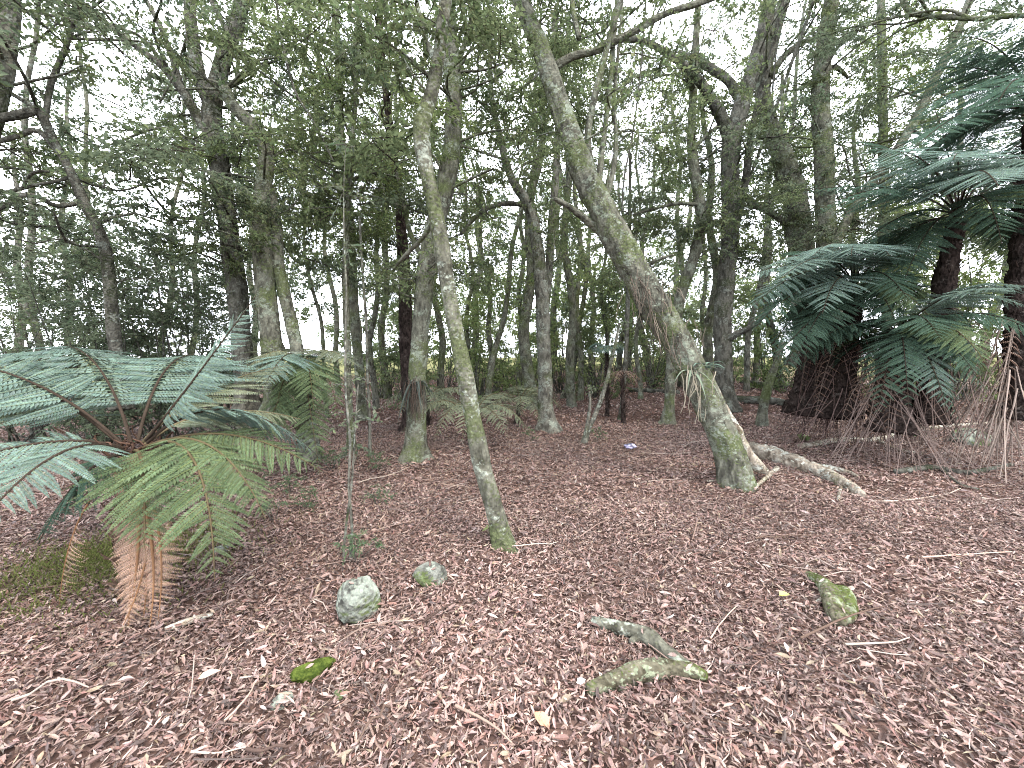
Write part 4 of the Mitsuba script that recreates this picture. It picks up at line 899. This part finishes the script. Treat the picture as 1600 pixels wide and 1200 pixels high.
def litter(y0, y1, per_m2, L, rich, spread=1.45):
    n = int((spread * (y1 ** 2 - y0 ** 2) + 1.7 * (y1 - y0)) * per_m2)
    y = np.sqrt(LIT.uniform(y0 ** 2, y1 ** 2, n))
    x = LIT.uniform(-1, 1, n) * (spread * y + 0.85)
    z = ground_height(x, y)
    e = 0.02
    g = unit(np.stack([-(ground_height(x + e, y) - z) / e, -(ground_height(x, y + e) - z) / e, np.ones(n)], -1))
    lump = meshkit.fbm(np.stack([x * 2.3, y * 2.3, 0 * x], -1), 3, 5)
    nr = unit(g + LIT.normal(size=(n, 3)) * 0.55)
    a = LIT.uniform(0, 2 * np.pi, n)
    d = np.stack([np.cos(a), np.sin(a), LIT.normal(size=n) * 0.12], -1)
    d = unit(d - nr * (d * nr).sum(1, keepdims=True))
    pos = np.stack([x, y, z + 0.004 + LIT.uniform(0, 1, n) ** 1.6 * 0.035 * (0.4 + 1.2 * lump)], -1) - d * L * 0.5
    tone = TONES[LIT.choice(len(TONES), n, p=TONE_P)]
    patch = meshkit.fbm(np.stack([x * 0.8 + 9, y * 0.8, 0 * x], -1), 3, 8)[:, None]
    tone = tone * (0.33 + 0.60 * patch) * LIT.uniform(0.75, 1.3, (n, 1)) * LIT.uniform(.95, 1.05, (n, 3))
    ll = L * np.clip(np.exp(LIT.normal(-.12, .38, n)), .3, 1.8)
    return leaves(pos, d, nr, ll, L * .95 * LIT.uniform(0.16, 0.44, n) * (0.5 + 0.5 * ll / L), tone, rich, cup=LIT.uniform(-.35, .45, (n, 1)))


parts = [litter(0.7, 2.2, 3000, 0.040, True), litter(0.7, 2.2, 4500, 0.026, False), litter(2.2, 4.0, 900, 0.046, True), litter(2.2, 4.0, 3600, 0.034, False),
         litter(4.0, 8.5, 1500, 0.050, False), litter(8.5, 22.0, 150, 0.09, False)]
n = 13000
y = np.sqrt(LIT.uniform(0.5, 49, n))
x = LIT.uniform(-1, 1, n) * (1.45 * y + .3)
a, ln = LIT.uniform(0, np.pi, n), LIT.uniform(0.03, 0.16, n) * (0.6 + 0.12 * y)
A = np.stack([x, y, ground_height(x, y) + LIT.uniform(.006, .035, n)], -1)
bx, by = x + np.cos(a) * ln, y + np.sin(a) * ln
Bq = np.stack([bx, by, ground_height(bx, by) + LIT.uniform(.006, .035, n)], -1)
SV, SF = sticks(A, Bq, LIT.uniform(.001, .0028, n), LIT.uniform(.0006, .0016, n), sag=LIT.normal(size=(n, 3)) * .006)
parts.append((SV, SF, np.repeat(np.array([(0.20, 0.135, 0.11), (0.09, 0.06, 0.05), (0.38, 0.30, 0.25), (0.28, 0.17, 0.13)])[LIT.integers(4, size=n)], 9, 0)))
n = 520
y = np.sqrt(LIT.uniform(0.8, 60, n))
x = LIT.uniform(-0.8, 1.4, n) * (1.1 * y + .3)
a, ln = LIT.normal(0.3, 0.9, n), LIT.uniform(0.12, 0.5, n) * (0.7 + 0.08 * y)
A = np.stack([x, y, ground_height(x, y) + LIT.uniform(.015, .05, n)], -1)
bx, by = x + np.cos(a) * ln, y + np.sin(a) * ln
Bq = np.stack([bx, by, ground_height(bx, by) + LIT.uniform(.015, .06, n)], -1)
SV, SF = sticks(A, Bq, LIT.uniform(.0025, .005, n), LIT.uniform(.001, .003, n), sides=5, sag=LIT.normal(size=(n, 3)) * .014)
parts.append((SV, SF, np.repeat(np.array([(0.16, 0.115, 0.095), (0.07, 0.05, 0.042), (0.33, 0.27, 0.23), (0.22, 0.15, 0.12)])[LIT.integers(4, size=n)], 15, 0)))
V, F = join([q[:2] for q in parts])
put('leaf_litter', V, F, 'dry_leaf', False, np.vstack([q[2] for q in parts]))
tag('leaf_litter', 'deep litter of pinkish brown fallen leaves covering the whole forest floor', 'leaf litter', kind='stuff')
KIN = []
for i in range(16):
    rg = np.random.default_rng(3000 + i)
    tone = TONES[(0, 1, 0, 5, 6, 1, 4, 0, 1, 2, 6, 0, 1, 4, 5, 2)[i]] * rg.uniform(.5, .72)
    V, F, C = leaves(np.array([[-.5, 0, 0.0]]), np.array([[1, 0, 0.0]]), np.array([[0, 0, 1.0]]), 1.0, rg.uniform(.3, .44), tone[None], True, cup=rg.uniform(-.25, .4))
    V[:, 2] += 0.12 * rg.uniform(-1, 1.5) * (V[:, 0] * 2) ** 2 + rg.uniform(-.1, .1) * V[:, 1]
    V[:, 1] += rg.uniform(-.12, .12) * (V[:, 0] * 2) ** 2
    KIN.append(shared(f'big_leaf_kind_{i}', mikit.ply((V, F), 'dry_leaf', smooth=False, color=C)))
for i in range(255):
    y = math.sqrt(LIT.uniform(0.9, 7.8))
    x = LIT.uniform(-1, 1) * (1.30 * y)
    nr = unit(np.array([0, 0, 1.0]) + LIT.normal(size=3) * 0.28)
    a = LIT.uniform(0, 6.283)
    d = np.array([math.cos(a), math.sin(a), 0])
    d = unit(d - nr * (d @ nr))
    L = LIT.uniform(.042, .075)
    m = np.eye(4)
    m[:3, 0], m[:3, 1], m[:3, 2], m[:3, 3] = d * L, np.cross(nr, d) * L, nr * L, [x, y, float(ground_height(x, y)) + LIT.uniform(.03, .05)]
    instance(new('leaf', 'leaf_litter'), KIN[int(LIT.integers(16))], m)


def lone_leaf(label, p, L, W, tone, a, seed):
    rg = np.random.default_rng(seed)
    nr = unit(np.array([0, -0.15, 1.0]) + rg.normal(size=3) * .12)
    p = np.array(p) + [0, 0, 0.05]
    d = np.array([math.cos(a), math.sin(a), 0.05])
    V, F, C = leaves(p[None] - d * L / 2, d[None], nr[None], L, W, np.array([tone]), True, cup=.12)
    k = new('fallen_leaf')
    put(k, V, F, 'dry_leaf', False, C)
    tag(k, label, 'leaf')


lone_leaf('single yellow green leaf lying on the brown litter', (1.665, 2.251, 0.008), .085, .05, (0.36, 0.38, 0.10), 0.3, 1)
lone_leaf('large pale orange leaf on the litter near the bottom edge', (0.119, 1.449, 0.000), .095, .055, (0.50, 0.27, 0.17), 2.2, 2)
lone_leaf('small white leaf at the left tip of the mossy branch', (0.313, 1.639, -0.010), .05, .03, (0.68, 0.66, 0.60), 0.4, 3)
lone_leaf('pale tan leaf lying alone at the lower left', (-1.392, 1.669, -0.001), .085, .05, (0.52, 0.37, 0.28), 0.8, 4)


# ------------------------------------------------------------------ rocks, branches and sticks on the floor
def ico(n):
    import trimesh
    m = trimesh.creation.icosphere(subdivisions=n)
    return np.array(m.vertices), np.array(m.faces)


def rock(label, p, size, seed, bsdf='rock_face', rot=0.0, sink=0.36, cuts=7, name='rock', cat='rock', n=4):
    rg = np.random.default_rng(seed)
    V, F = ico(n)
    for i in range(cuts):
        q = unit(rg.normal(size=3))
        h = rg.uniform(.62, .86)
        e = V @ q - h
        V = V - np.maximum(e, 0)[:, None] * q * 0.92
    V = V * (1 + 0.16 * (meshkit.fbm(V * 2.1 + seed, 4, seed)[:, None] - .5) + 0.06 * (meshkit.fbm(V * 9 + seed, 3, seed)[:, None] - .5))
    V = V * np.array(size) / 2
    c, s = math.cos(rot), math.sin(rot)
    V = np.stack([V[:, 0] * c - V[:, 1] * s, V[:, 0] * s + V[:, 1] * c, V[:, 2]], 1)
    p = np.array(p)
    V = V + [p[0], p[1], float(ground_height(p[0], p[1])) + size[2] * (.5 - sink)]
    k = new(name)
    put(k, V, F, bsdf, True)
    tag(k, label, cat)


rock('rounded rock pale with lichen, at the foot of two thin stems', (-0.932, 2.245, -0.078), (.26, .20, .34), 3, rot=.3, sink=.22, cuts=14)
rock('flat topped grey rock between the lichen rock and the slender trunk', (-0.550, 2.482, 0.007), (.23, .17, .19), 9, rot=.15, sink=.4, cuts=12)
rock('stone covered in bright green moss', (-0.956, 1.748, -0.019), (.21, .11, .10), 12, 'moss', rot=.5, sink=.4)
rock('small pale stone half buried below the mossy stone', (-1.014, 1.597, -0.026), (.10, .08, .06), 14, rot=.6, sink=.45, n=3)
rock('smallest pale stone to the right of the half buried one', (-0.773, 1.628, -0.024), (.07, .06, .045), 15, rot=.2, sink=.45, n=3)
rock('broad greenish rock in front of the dead stalks at the right', (7.666, 6.375, 0.061), (.75, .5, .42), 17, rot=.2, sink=.4)
rock('small stone under the tip of the big green frond', (-2.245, 2.863, 0.004), (.12, .1, .07), 19, rot=.2, sink=.4, n=3)


def limb(name, label, cat, pieces):
    k = new(name)
    tag(k, label, cat)
    for i, (part, pts, bsdf, amp) in enumerate(pieces):
        V, F = tube(np.array(pts, float), 12, 0.02, amp, 14.0, 0.15, seed=i + len(label))
        put(new(part, k), V, F, bsdf)
    return k


limb('fallen_branch', 'mossy forked branch in the foreground litter, its two arms meeting at the right', 'fallen branch', (
    ('arm', [(0.454, 2.079, 0.009, 0.025), (0.550, 2.029, 0.013, 0.034), (0.648, 1.998, 0.007, 0.037), (0.724, 1.948, 0.012, 0.041), (0.772, 1.868, 0.010, 0.036), (0.819, 1.788, 0.007, 0.032), (0.886, 1.718, 0.005, 0.023)], 'bark_lichen', .25),
    ('mossy_arm', [(0.338, 1.618, 0.014, 0.022), (0.440, 1.658, 0.014, 0.035), (0.558, 1.708, 0.012, 0.047), (0.675, 1.738, 0.017, 0.046), (0.782, 1.738, 0.014, 0.038), (0.865, 1.718, 0.015, 0.030), (0.912, 1.698, 0.008, 0.018)], 'mossy_wood', .25),
    ('stub', [(0.741, 1.918, 0.006, 0.024), (0.687, 1.958, 0.003, 0.024), (0.626, 1.928, 0.001, 0.014)], 'bark_lichen', .2)))
limb('fallen_branch', 'short knotted piece of lichened wood with two lobes, lower right', 'fallen branch', (
    ('piece', [(1.994, 2.492, 0.036, 0.022), (2.000, 2.392, 0.048, 0.042), (1.951, 2.251, 0.054, 0.059), (1.865, 2.121, 0.054, 0.056), (1.801, 2.011, 0.040, 0.032)], 'mossy_wood', .3),
    ('knot', [(2.040, 2.302, 0.046, 0.040), (2.001, 2.201, 0.053, 0.054), (1.929, 2.101, 0.046, 0.040), (1.846, 2.031, 0.034, 0.018)], 'mossy_wood', .3),
    ('twig', [(1.801, 2.191, 0.032, 0.010), (1.927, 2.262, 0.034, 0.010), (2.057, 2.312, 0.034, 0.010), (2.173, 2.362, 0.034, 0.006)], 'bark_bleached', .1)))
limb('fallen_branch', 'bleached broken branch lying to the right of the leaning trunk', 'fallen branch', (
    ('branch', [(3.627, 5.760, 0.080, 0.127), (3.720, 5.490, 0.093, 0.126), (3.821, 5.179, 0.080, 0.110), (3.873, 4.937, 0.057, 0.092), (3.928, 4.716, 0.039, 0.084), (3.859, 4.375, 0.036, 0.071), (3.740, 4.015, 0.039, 0.048)], 'bark_bleached', .3),
    ('twig', [(3.915, 5.128, 0.045, 0.039), (4.157, 4.998, 0.040, 0.038), (4.279, 4.797, 0.037, 0.029), (4.257, 4.637, 0.033, 0.016)], 'bark_bleached', .15),
    ('twig', [(3.486, 4.949, 0.050, 0.029), (2.910, 4.331, 0.105, 0.022), (2.666, 4.119, 0.078, 0.014)], 'bark_bleached', .1),
    ('twig', [(4.013, 4.535, 0.014, 0.023), (3.644, 4.175, 0.023, 0.018), (3.332, 3.826, 0.047, 0.013)], 'bark_bleached', .1),
    ('twig', [(2.869, 4.443, 0.119, 0.015), (2.578, 4.331, 0.101, 0.015), (2.282, 4.398, 0.055, 0.011)], 'bark_bleached', .1)))
limb('log', 'thin dark log lying at the back between two trunks', 'log', (('log', [(5.706, 9.953, 0.408, 0.117), (6.118, 9.603, 0.411, 0.105), (6.557, 9.422, 0.397, 0.095), (6.675, 8.837, 0.337, 0.067)], 'bark_dark', .15),))
limb('log', 'long low log far back, left of the double stemmed tree', 'log', (('log', [(4.283, 13.837, 0.316, 0.093), (4.855, 13.186, 0.328, 0.088), (5.239, 12.038, 0.387, 0.071)], 'bark_dark', .15),))
limb('log', 'short dark log crossing behind the cut stem', 'log', (('log', [(9.396, 15.622, 0.475, 0.104), (8.888, 13.461, 0.534, 0.101), (10.230, 14.071, 0.502, 0.082)], 'bark_dark', .15),))
limb('log', 'pale stick lying like a small log beside the near fern trunk', 'log', (('log', [(-1.870, 1.971, 0.033, 0.016), (-1.820, 2.021, 0.034, 0.018), (-1.773, 2.080, 0.027, 0.016), (-1.724, 2.111, 0.026, 0.011)], 'bark_bleached', .1),))
limb('fallen_branch', 'long thin grey branch lying across the litter in front of the dead stalks', 'fallen branch', (
    ('branch', [(4.583, 6.023, 0.078, 0.046), (5.500, 6.385, 0.101, 0.049), (6.261, 6.505, 0.094, 0.044), (7.529, 7.089, 0.133, 0.042), (8.637, 7.432, 0.164, 0.038), (9.548, 7.614, 0.177, 0.026)], 'bark_bleached', .1), ('twig', [(6.261, 6.505, 0.089, 0.033), (6.070, 5.981, 0.048, 0.025), (6.187, 5.710, 0.042, 0.015)], 'bark_bleached', .1)))
limb('fallen_branch', 'dark crooked branch on the litter below the broad greenish rock', 'fallen branch', (
    ('branch', [(4.830, 4.738, 0.059, 0.036), (5.633, 5.066, 0.019, 0.039), (5.893, 4.886, 0.012, 0.033), (6.903, 5.217, 0.014, 0.027)], 'bark_dark', .15), ('twig', [(5.729, 5.036, 0.012, 0.021), (5.238, 4.396, 0.019, 0.015), (5.268, 4.235, 0.013, 0.011)], 'bark_dark', .1)))
V, F = tube(np.array([(2.044, 4.420, 1.471, 0.036), (2.256, 4.414, 1.206, 0.066), (2.426, 4.407, 0.895, 0.076), (2.598, 4.400, 0.582, 0.085), (2.723, 4.396, 0.372, 0.085), (2.831, 4.393, 0.252, 0.073), (2.967, 4.390, 0.162, 0.037)]), 14, .03, .22, 9.0, .2, seed=4)
put('leaning_tree__dead_wood', V, F, 'bark_bleached')
labels['leaning_tree__dead_wood'] = {'label': 'bleached bare wood along the bent base'}

STK = np.random.default_rng(88)
CATCH = np.random.default_rng(55)
for key, many in (('rock', 5), ('rock_001', 4), ('rock_002', 3), ('rock_003', 2), ('rock_005', 5), ('fallen_branch__arm', 4), ('fallen_branch__mossy_arm', 5), ('fallen_branch_001__piece', 4), ('fallen_branch_002__branch', 6), ('log_003__log', 2)):
    CV, CF, CN = meshkit.WRITTEN[scene[key]['filename']][:3]
    pick = np.nonzero(CN[:, 2] > 0.55)[0]
    for q in CATCH.choice(pick, many, replace=False):
        nr = unit(CN[q] + CATCH.normal(size=3) * .25)
        a = CATCH.uniform(0, 6.283)
        d = np.array([math.cos(a), math.sin(a), 0])
        d = unit(d - nr * (d @ nr))
        L = CATCH.uniform(.032, .055)
        m = np.eye(4)
        m[:3, 0], m[:3, 1], m[:3, 2], m[:3, 3] = d * L, np.cross(nr, d) * L, nr * L, CV[q] + nr * .006
        instance(new('leaf', 'leaf_litter'), KIN[int(CATCH.integers(16))], m)
STICK_LABELS = (
    'short stick at the lower left, lower half of a broken pair',
    'short stick at the lower left, upper half of a broken pair',
    'pale stick at the bottom edge left of centre, left half',
    'pale stick at the bottom edge left of centre, right half',
    'long thin stick pointing down right at the bottom edge, centre',
    'stick pointing down left at the bottom edge, left of centre',
    'stick lying at the foot of the slender pale trunk',
    'thin stick just above the mossy forked branch',
    'thin stick between the mossy forked branch and the yellow leaf',
    'long stick below the knotted piece of wood',
    'short stick below the knotted piece of wood, on its right',
    'short stick in the lower right quarter, alone among pale leaves',
    'thin dark stick left of the slender trunk, lying flat',
    'tiny dark stick left of the slender trunk, pointing at the camera',
    'dark stick at the foot of the mossy upright trunk',
    'thin stick right of the mossy stone',
    'thin stick in the middle of the clearing, right of the slender trunk',
    'thin level stick below the bleached fallen branch',
    'thin stick in front of the broad greenish rock',
    'thin stick right of the leaning trunk, near the dead stalks',
    'short stick rising just behind the bleached fallen branch',
    'thin stick right of the bleached fallen branch, pointing at it',
    'long thin stick right of the tip of the bleached branch',
    'pale thin stick at the right edge, upper one of two',
    'long thin stick at the right edge, lower one of two',
    'stick at the left edge beside the withered fronds',
    'stick at the left edge near the bottom corner',
    'stick along the bottom edge at the lower left corner',
    'thin stick between the lichen rock and the mossy stone',
    'short stick right of the foot of the slender trunk',
    'thin stick behind the two thin stems',
    'stick at the bottom edge in the lower right corner')
STICKS = [[list(a), list(b)] for a, b in (
    ((-1.165, 1.458, -0.015), (-1.152, 1.619, -0.007)), ((-1.152, 1.619, -0.007), (-1.146, 1.819, -0.007)), ((-1.208, 1.347, -0.028), (-1.003, 1.348, -0.014)), ((-1.003, 1.347, -0.019), (-0.814, 1.377, -0.025)), ((-0.236, 1.509, 0.001), (0.000, 1.349, 0.001)), ((-0.513, 1.518, -0.014), (-0.588, 1.367, -0.020)),
    ((0.000, 2.853, 0.009), (0.361, 2.913, 0.009)), ((0.625, 2.399, -0.025), (1.003, 2.700, -0.022)), ((1.044, 1.919, -0.018), (1.318, 2.160, -0.010)), ((1.508, 1.909, -0.010), (2.156, 2.131, 0.010)), ((1.699, 1.860, -0.005), (2.046, 1.881, 0.012)), ((1.845, 1.629, -0.001), (2.123, 1.720, 0.011)),
    ((-0.820, 4.375, -0.016), (-0.466, 4.205, -0.015)), ((-0.531, 4.155, -0.012), (-0.461, 3.745, 0.006)), ((-1.783, 5.541, 0.031), (-1.451, 5.350, 0.017)), ((-0.490, 2.001, 0.009), (-0.155, 2.231, 0.001)), ((1.047, 3.043, 0.002), (1.553, 3.353, -0.003)), ((1.957, 2.993, 0.000), (2.483, 3.072, -0.018)), ((6.178, 6.142, 0.030), (7.423, 6.466, 0.063)),
    ((5.349, 6.466, 0.063), (6.022, 6.142, 0.030)), ((4.600, 5.430, 0.014), (5.839, 6.525, 0.050)), ((4.880, 4.789, 0.024), (5.053, 5.629, -0.002)), ((3.760, 3.795, -0.000), (4.970, 4.165, -0.001)), ((3.792, 3.155, 0.030), (4.490, 3.314, 0.004)), ((2.965, 2.683, 0.012), (3.705, 2.753, 0.012)),
    ((-2.985, 2.321, 0.003), (-2.654, 2.511, -0.006)), ((-2.106, 1.520, 0.013), (-1.870, 1.599, -0.004)), ((-1.666, 1.367, -0.020), (-1.463, 1.438, -0.016)), ((-0.880, 1.928, -0.025), (-0.671, 2.020, -0.005)), ((0.505, 3.693, -0.025), (0.767, 3.443, -0.012)), ((-1.804, 4.415, -0.014), (-1.373, 5.057, -0.015)), ((1.614, 1.388, -0.016), (1.610, 1.509, -0.004)))]
for i, (a, b) in enumerate(STICKS):
    a, b = np.array(a) + [0, 0, .045], np.array(b) + [0, 0, .05]
    k = new('stick')
    rod(k, a, b, STK.uniform(.004, .0075) * (1 + 0.06 * a[1]), ((0.34, 0.25, 0.20), (0.20, 0.14, 0.11), (0.42, 0.35, 0.29), (0.13, 0.09, 0.075))[i % 4], STK)
    tag(k, STICK_LABELS[i], 'stick', 'sticks lying on the leaf litter')

# ------------------------------------------------------------------ plants perched on trunks and small plants on the floor
def strap(parent, name, b, d, L, w, fall, color, seed):
    """One strap leaf that arches outwards and hangs."""
    rg = np.random.default_rng(seed)
    d = unit(np.array(d, float))
    t = np.linspace(0, 1, 9)
    C = np.array(b) + d * (L * t)[:, None] - np.array([0, 0, 1.0]) * (fall * L * t ** 2)[:, None]
    tan = unit(np.gradient(C, axis=0))
    s = unit(np.cross(tan, [0, 0, 1.0]) + rg.normal(size=3) * .1)
    up = np.cross(s, tan)
    wd = (w * np.clip(1.2 * (1 - t ** 2), 0.03, 1))[:, None] / 2
    V = np.stack([C - s * wd + up * wd * .5, C, C + s * wd + up * wd * .5], 1).reshape(-1, 3)
    F = []
    for i in range(8):
        for j in range(2):
            q = i * 3 + j
            F += [[q, q + 1, q + 4], [q, q + 4, q + 3]]
    put(new(name, parent), V, np.array(F), 'fern_leaf', True, flat_color(V, np.array(color) * rg.uniform(.75, 1.25)))


def perched(label, c, n, L, w, color, seed, up=0.5, fall=(.5, 1.2), roots=10, root_color=(0.07, 0.055, 0.045), rl=.4, front=None):
    rg = np.random.default_rng(seed)
    k = tag(new('perched_plant'), label, 'plant')
    c = np.array(c)
    for i in range(n):
        a = 2 * math.pi * (i + rg.uniform(-.4, .4)) / n
        strap(k, 'leaf', c + rg.normal(size=3) * .02, (math.cos(a), math.sin(a), up + rg.uniform(-.3, .5)), L * rg.uniform(.7, 1.2), w, rg.uniform(*fall), color, seed * 50 + i)
    for i in range(roots):
        a = c + rg.normal(size=3) * [.10, .06, .05] + [0, -.08, 0]
        rod(new('root', k), a, a + np.array([rg.normal() * .06, rg.normal() * .03 - .02, -rl * rg.uniform(.5, 1.2)]), .006, root_color, rg)
    return k


perched('pale strap leaved plant sitting in the bend of the leaning trunk', (2.031, 4.350, 1.327), 11, .32, .026, (0.22, 0.27, 0.20), 1, fall=(.4, 1.3), roots=14, root_color=(0.30, 0.27, 0.21), rl=.45)
perched('dark plant with drooping blackish leaves round the mossy upright trunk', (-1.384, 5.450, 1.119), 16, .42, .034, (0.07, 0.085, 0.075), 2, up=.7, fall=(.9, 1.9), roots=30, rl=.5)
perched('small grey green fern clump on the right side of the bent trunk', (2.217, 4.350, 1.377), 8, .30, .035, (0.17, 0.25, 0.20), 3, up=.8, fall=(.3, .8), roots=0)
k = tag(new('root_mat'), 'shaggy mat of dead brown roots hanging from the middle of the leaning trunk', 'root mat')
rg = np.random.default_rng(17)
MAT = np.array([(1.457, 4.450, 2.467, 0.030), (1.640, 4.432, 2.177, 0.030), (1.787, 4.415, 1.886, 0.030), (1.898, 4.400, 1.631, 0.030)])[:, :3]
for i in range(110):
    t = rg.uniform(0, 2.999)
    j = int(t)
    a = MAT[j] * (1 - t + j) + MAT[j + 1] * (t - j) + rg.normal(size=3) * [.13, .03, .06]
    rod(new('root', k), a, a + np.array([rg.normal() * .07 + .04, rg.normal() * .04 - .04, -rg.uniform(.12, .42)]), .004, ((0.12, 0.098, 0.08), (0.07, 0.06, 0.05), (0.18, 0.15, 0.12))[i % 3], rg)


def small_plant(label, p, h, r, n, leaf, palette, seed, name='seedling', group=None, stems=((0.12, 0.09, 0.06),), twigs=6, per=12):
    rg = np.random.default_rng(seed)
    k = tag(new(name), label, name, group)
    p = np.array(p)
    cl = np.array([[p[0] + rg.normal() * r * .5, p[1] + rg.normal() * r * .5, float(ground_height(p[0], p[1])) + h * rg.uniform(.3, 1), r * rg.uniform(.5, .9)] for _ in range(n)])
    (V, F, C), base, end = foliage(cl, twigs, per, leaf[0], leaf[1], palette, rg)
    tag(put(new('foliage', k), V, F, 'leaf', False, C), kind='stuff')
    foot = np.array([p[0], p[1], float(ground_height(p[0], p[1])) - .02])
    V, F = join([sticks(np.repeat(foot[None], n, 0), cl[:, :3], .004, .002), sticks(base, end, .0016, .0008)])
    tag(put(new('stems', k), V, F, 'bark_dark'), kind='stuff')


FINE = ((0.07, 0.12, 0.06), (0.15, 0.21, 0.12))
small_plant('feathery pale green seedlings left of the two thin stems', (-1.979, 3.615, 0.008), .22, .16, 5, (.03, .008), FINE, 1)
small_plant('fuzzy green tuft on top of the lichen rock', (-1.139, 2.692, 0.007), .25, .14, 5, (.03, .009), FINE, 2)
small_plant('feathery greenish seedling behind the two thin stems', (-1.348, 3.756, 0.015), .18, .16, 4, (.03, .008), FINE, 3)
small_plant('greenish wispy seedling right under the big fern tip', (-2.158, 3.404, 0.005), .16, .15, 4, (.03, .008), FINE, 4)
small_plant('small light green seedling with a few leaves right of the leaning trunk', (4.956, 6.466, 0.063), .12, .07, 2, (.06, .026), BRIGHT, 5)
small_plant('single yellowish seedling at the foot of the slender trunk', (-0.201, 3.075, 0.025), .10, .04, 1, (.06, .03), BRIGHT, 6, twigs=3, per=4)
for i, (lab, q, h, r, n) in enumerate((('wispy green seedling left of the foot of the mossy upright trunk', (-1.720, 5.066, -0.018), .25, .2, 5), ('wispy green seedling near the foot of the thin pale trunk', (-2.394, 5.037, -0.009), .3, .22, 6),
                                       ('wispy green seedling just right of the green fern frond', (-2.438, 4.146, 0.006), .2, .18, 5), ('wispy green seedling in front of the grey forked trunk', (0.402, 6.801, -0.012), .2, .14, 3),
                                       ('wispy green seedling at the foot of the forked sapling', (1.499, 6.831, -0.018), .25, .16, 4), ('wispy green seedling under the rightmost fern', (6.955, 6.436, 0.070), .25, .2, 5))):
    small_plant(lab, q, h, r, n, (.035, .010), FINE, 40 + i)
for i, (lab, tr) in enumerate((('taller of two thin stems standing by the lichen rock', [(-1.195, 2.720, -0.058, 0.013), (-1.171, 2.729, 0.229, 0.011), (-1.189, 2.740, 0.560, 0.010), (-1.175, 2.750, 0.889, 0.010), (-1.201, 2.762, 1.261, 0.008), (-1.196, 2.775, 1.629, 0.008), (-1.185, 2.787, 1.993, 0.006), (-1.194, 2.797, 2.309, 0.006), (-1.193, 2.809, 2.667, 0.004), (-1.174, 2.820, 2.978, 0.002)]),
                               ('shorter of two thin stems standing by the lichen rock', [(-1.258, 2.760, -0.031, 0.009), (-1.235, 2.781, 0.254, 0.009), (-1.198, 2.803, 0.539, 0.009), (-1.179, 2.824, 0.824, 0.006), (-1.165, 2.842, 1.062, 0.006), (-1.147, 2.860, 1.300, 0.004)]),
                               ('thin pale sapling stem left of the mossy upright trunk', [(-2.102, 5.600, 0.159, 0.026), (-2.102, 5.617, 0.729, 0.021), (-2.122, 5.633, 1.294, 0.021), (-2.130, 5.656, 2.041, 0.021), (-2.174, 5.678, 2.779, 0.017), (-2.200, 5.700, 3.510, 0.017)]))):
    tree('sapling', lab, tr, 'bark_grey', clumps=[(*tr[-1][:3], .22), (*tr[-2][:3], .2), (*tr[-3][:3], .16)], leaf=(.05, .02), palette=GREYG, twigs=5, per=7, sides=6, seed=800 + i, flare=0, category='sapling', amp=.05, ridge=0)
rg = np.random.default_rng(71)
grass = []
n = 5000
gx, gy = rg.normal(-2.9, .38, n), rg.normal(2.75, .32, n)
a = rg.uniform(0, 6.28, n)
d = np.stack([np.cos(a) * .5, np.sin(a) * .5, rg.uniform(.4, 1.2, n)], -1)
V, F, C = leaves(np.stack([gx, gy, ground_height(gx, gy) + .01], -1), d, rg.normal(size=(n, 3)), rg.uniform(.03, .08, n), .006, np.array([(0.13, 0.15, 0.05)]) * rg.uniform(.6, 1.5, (n, 1)))
put('grass', V, F, 'leaf', False, C)
tag('grass', 'thin patch of short olive grass at the left edge under the fern', 'grass', kind='stuff')

V, F = ico(3)
V = V * [.10, .06, .045] * (1 + .7 * (meshkit.fbm(V * 2.2, 3, 4)[:, None] - .5))
q = np.array((1.936, 6.190, -0.003))
scene['scrap_face'] = {'type': 'principled', 'base_color': proc(lambda p, n, uv: mix((0.03, 0.032, 0.06), (0.42, 0.40, 0.55), smoothstep(0.45, 0.6, wn(p, 16.0, 2)))), 'roughness': 0.45}
put('scrap', V + q + [0, 0, .05], F, 'scrap_face')
tag('scrap', 'small crumpled dark blue scrap lying on the litter', 'scrap')

LI = np.random.default_rng(6)
for i, (lab, tr) in enumerate((('slanting liana crossing from the top down to the double stemmed tree', [(5.927, 8.000, 8.571, 0.034), (5.769, 8.031, 8.009, 0.034), (5.574, 8.065, 7.378, 0.034), (5.247, 8.125, 6.256, 0.029), (4.984, 8.166, 5.465, 0.030), (4.771, 8.200, 4.779, 0.024)]),
                               ('thin liana hanging straight beside the curved mossy trunk', [(5.398, 8.200, 8.748, 0.017), (5.387, 8.258, 7.949, 0.018), (5.375, 8.317, 7.125, 0.018), (5.382, 8.400, 5.903, 0.018)]),
                               ('thin liana hanging right of the leaning tree', [(1.834, 5.600, 6.450, 0.012), (1.806, 5.664, 5.586, 0.012), (1.736, 5.723, 4.763, 0.012), (1.627, 5.771, 4.078, 0.013), (1.616, 5.800, 3.637, 0.013)]),
                               ('pair of crossing lianas above the centre', [(-0.437, 7.000, 7.687, 0.020), (-0.335, 7.085, 6.717, 0.015), (-0.113, 7.139, 6.113, 0.015), (0.569, 7.200, 6.586, 0.015)]),
                               ('liana hanging in front of the left canopy', [(-2.886, 5.000, 5.920, 0.014), (-2.858, 5.051, 5.444, 0.014), (-2.755, 5.110, 4.879, 0.015), (-2.547, 5.152, 4.516, 0.011), (-2.337, 5.200, 4.065, 0.011)]),
                               ('thin dark liana at the upper left', [(-4.720, 5.400, 4.908, 0.012), (-4.573, 5.453, 5.270, 0.012), (-4.432, 5.528, 5.817, 0.012), (-4.407, 5.600, 6.368, 0.012)]))):
    k = new('liana')
    V, F = tube(np.array(tr), 6, .08, .1, 8.0)
    put(k, V, F, 'bark_dark')
    tag(k, lab, 'liana')
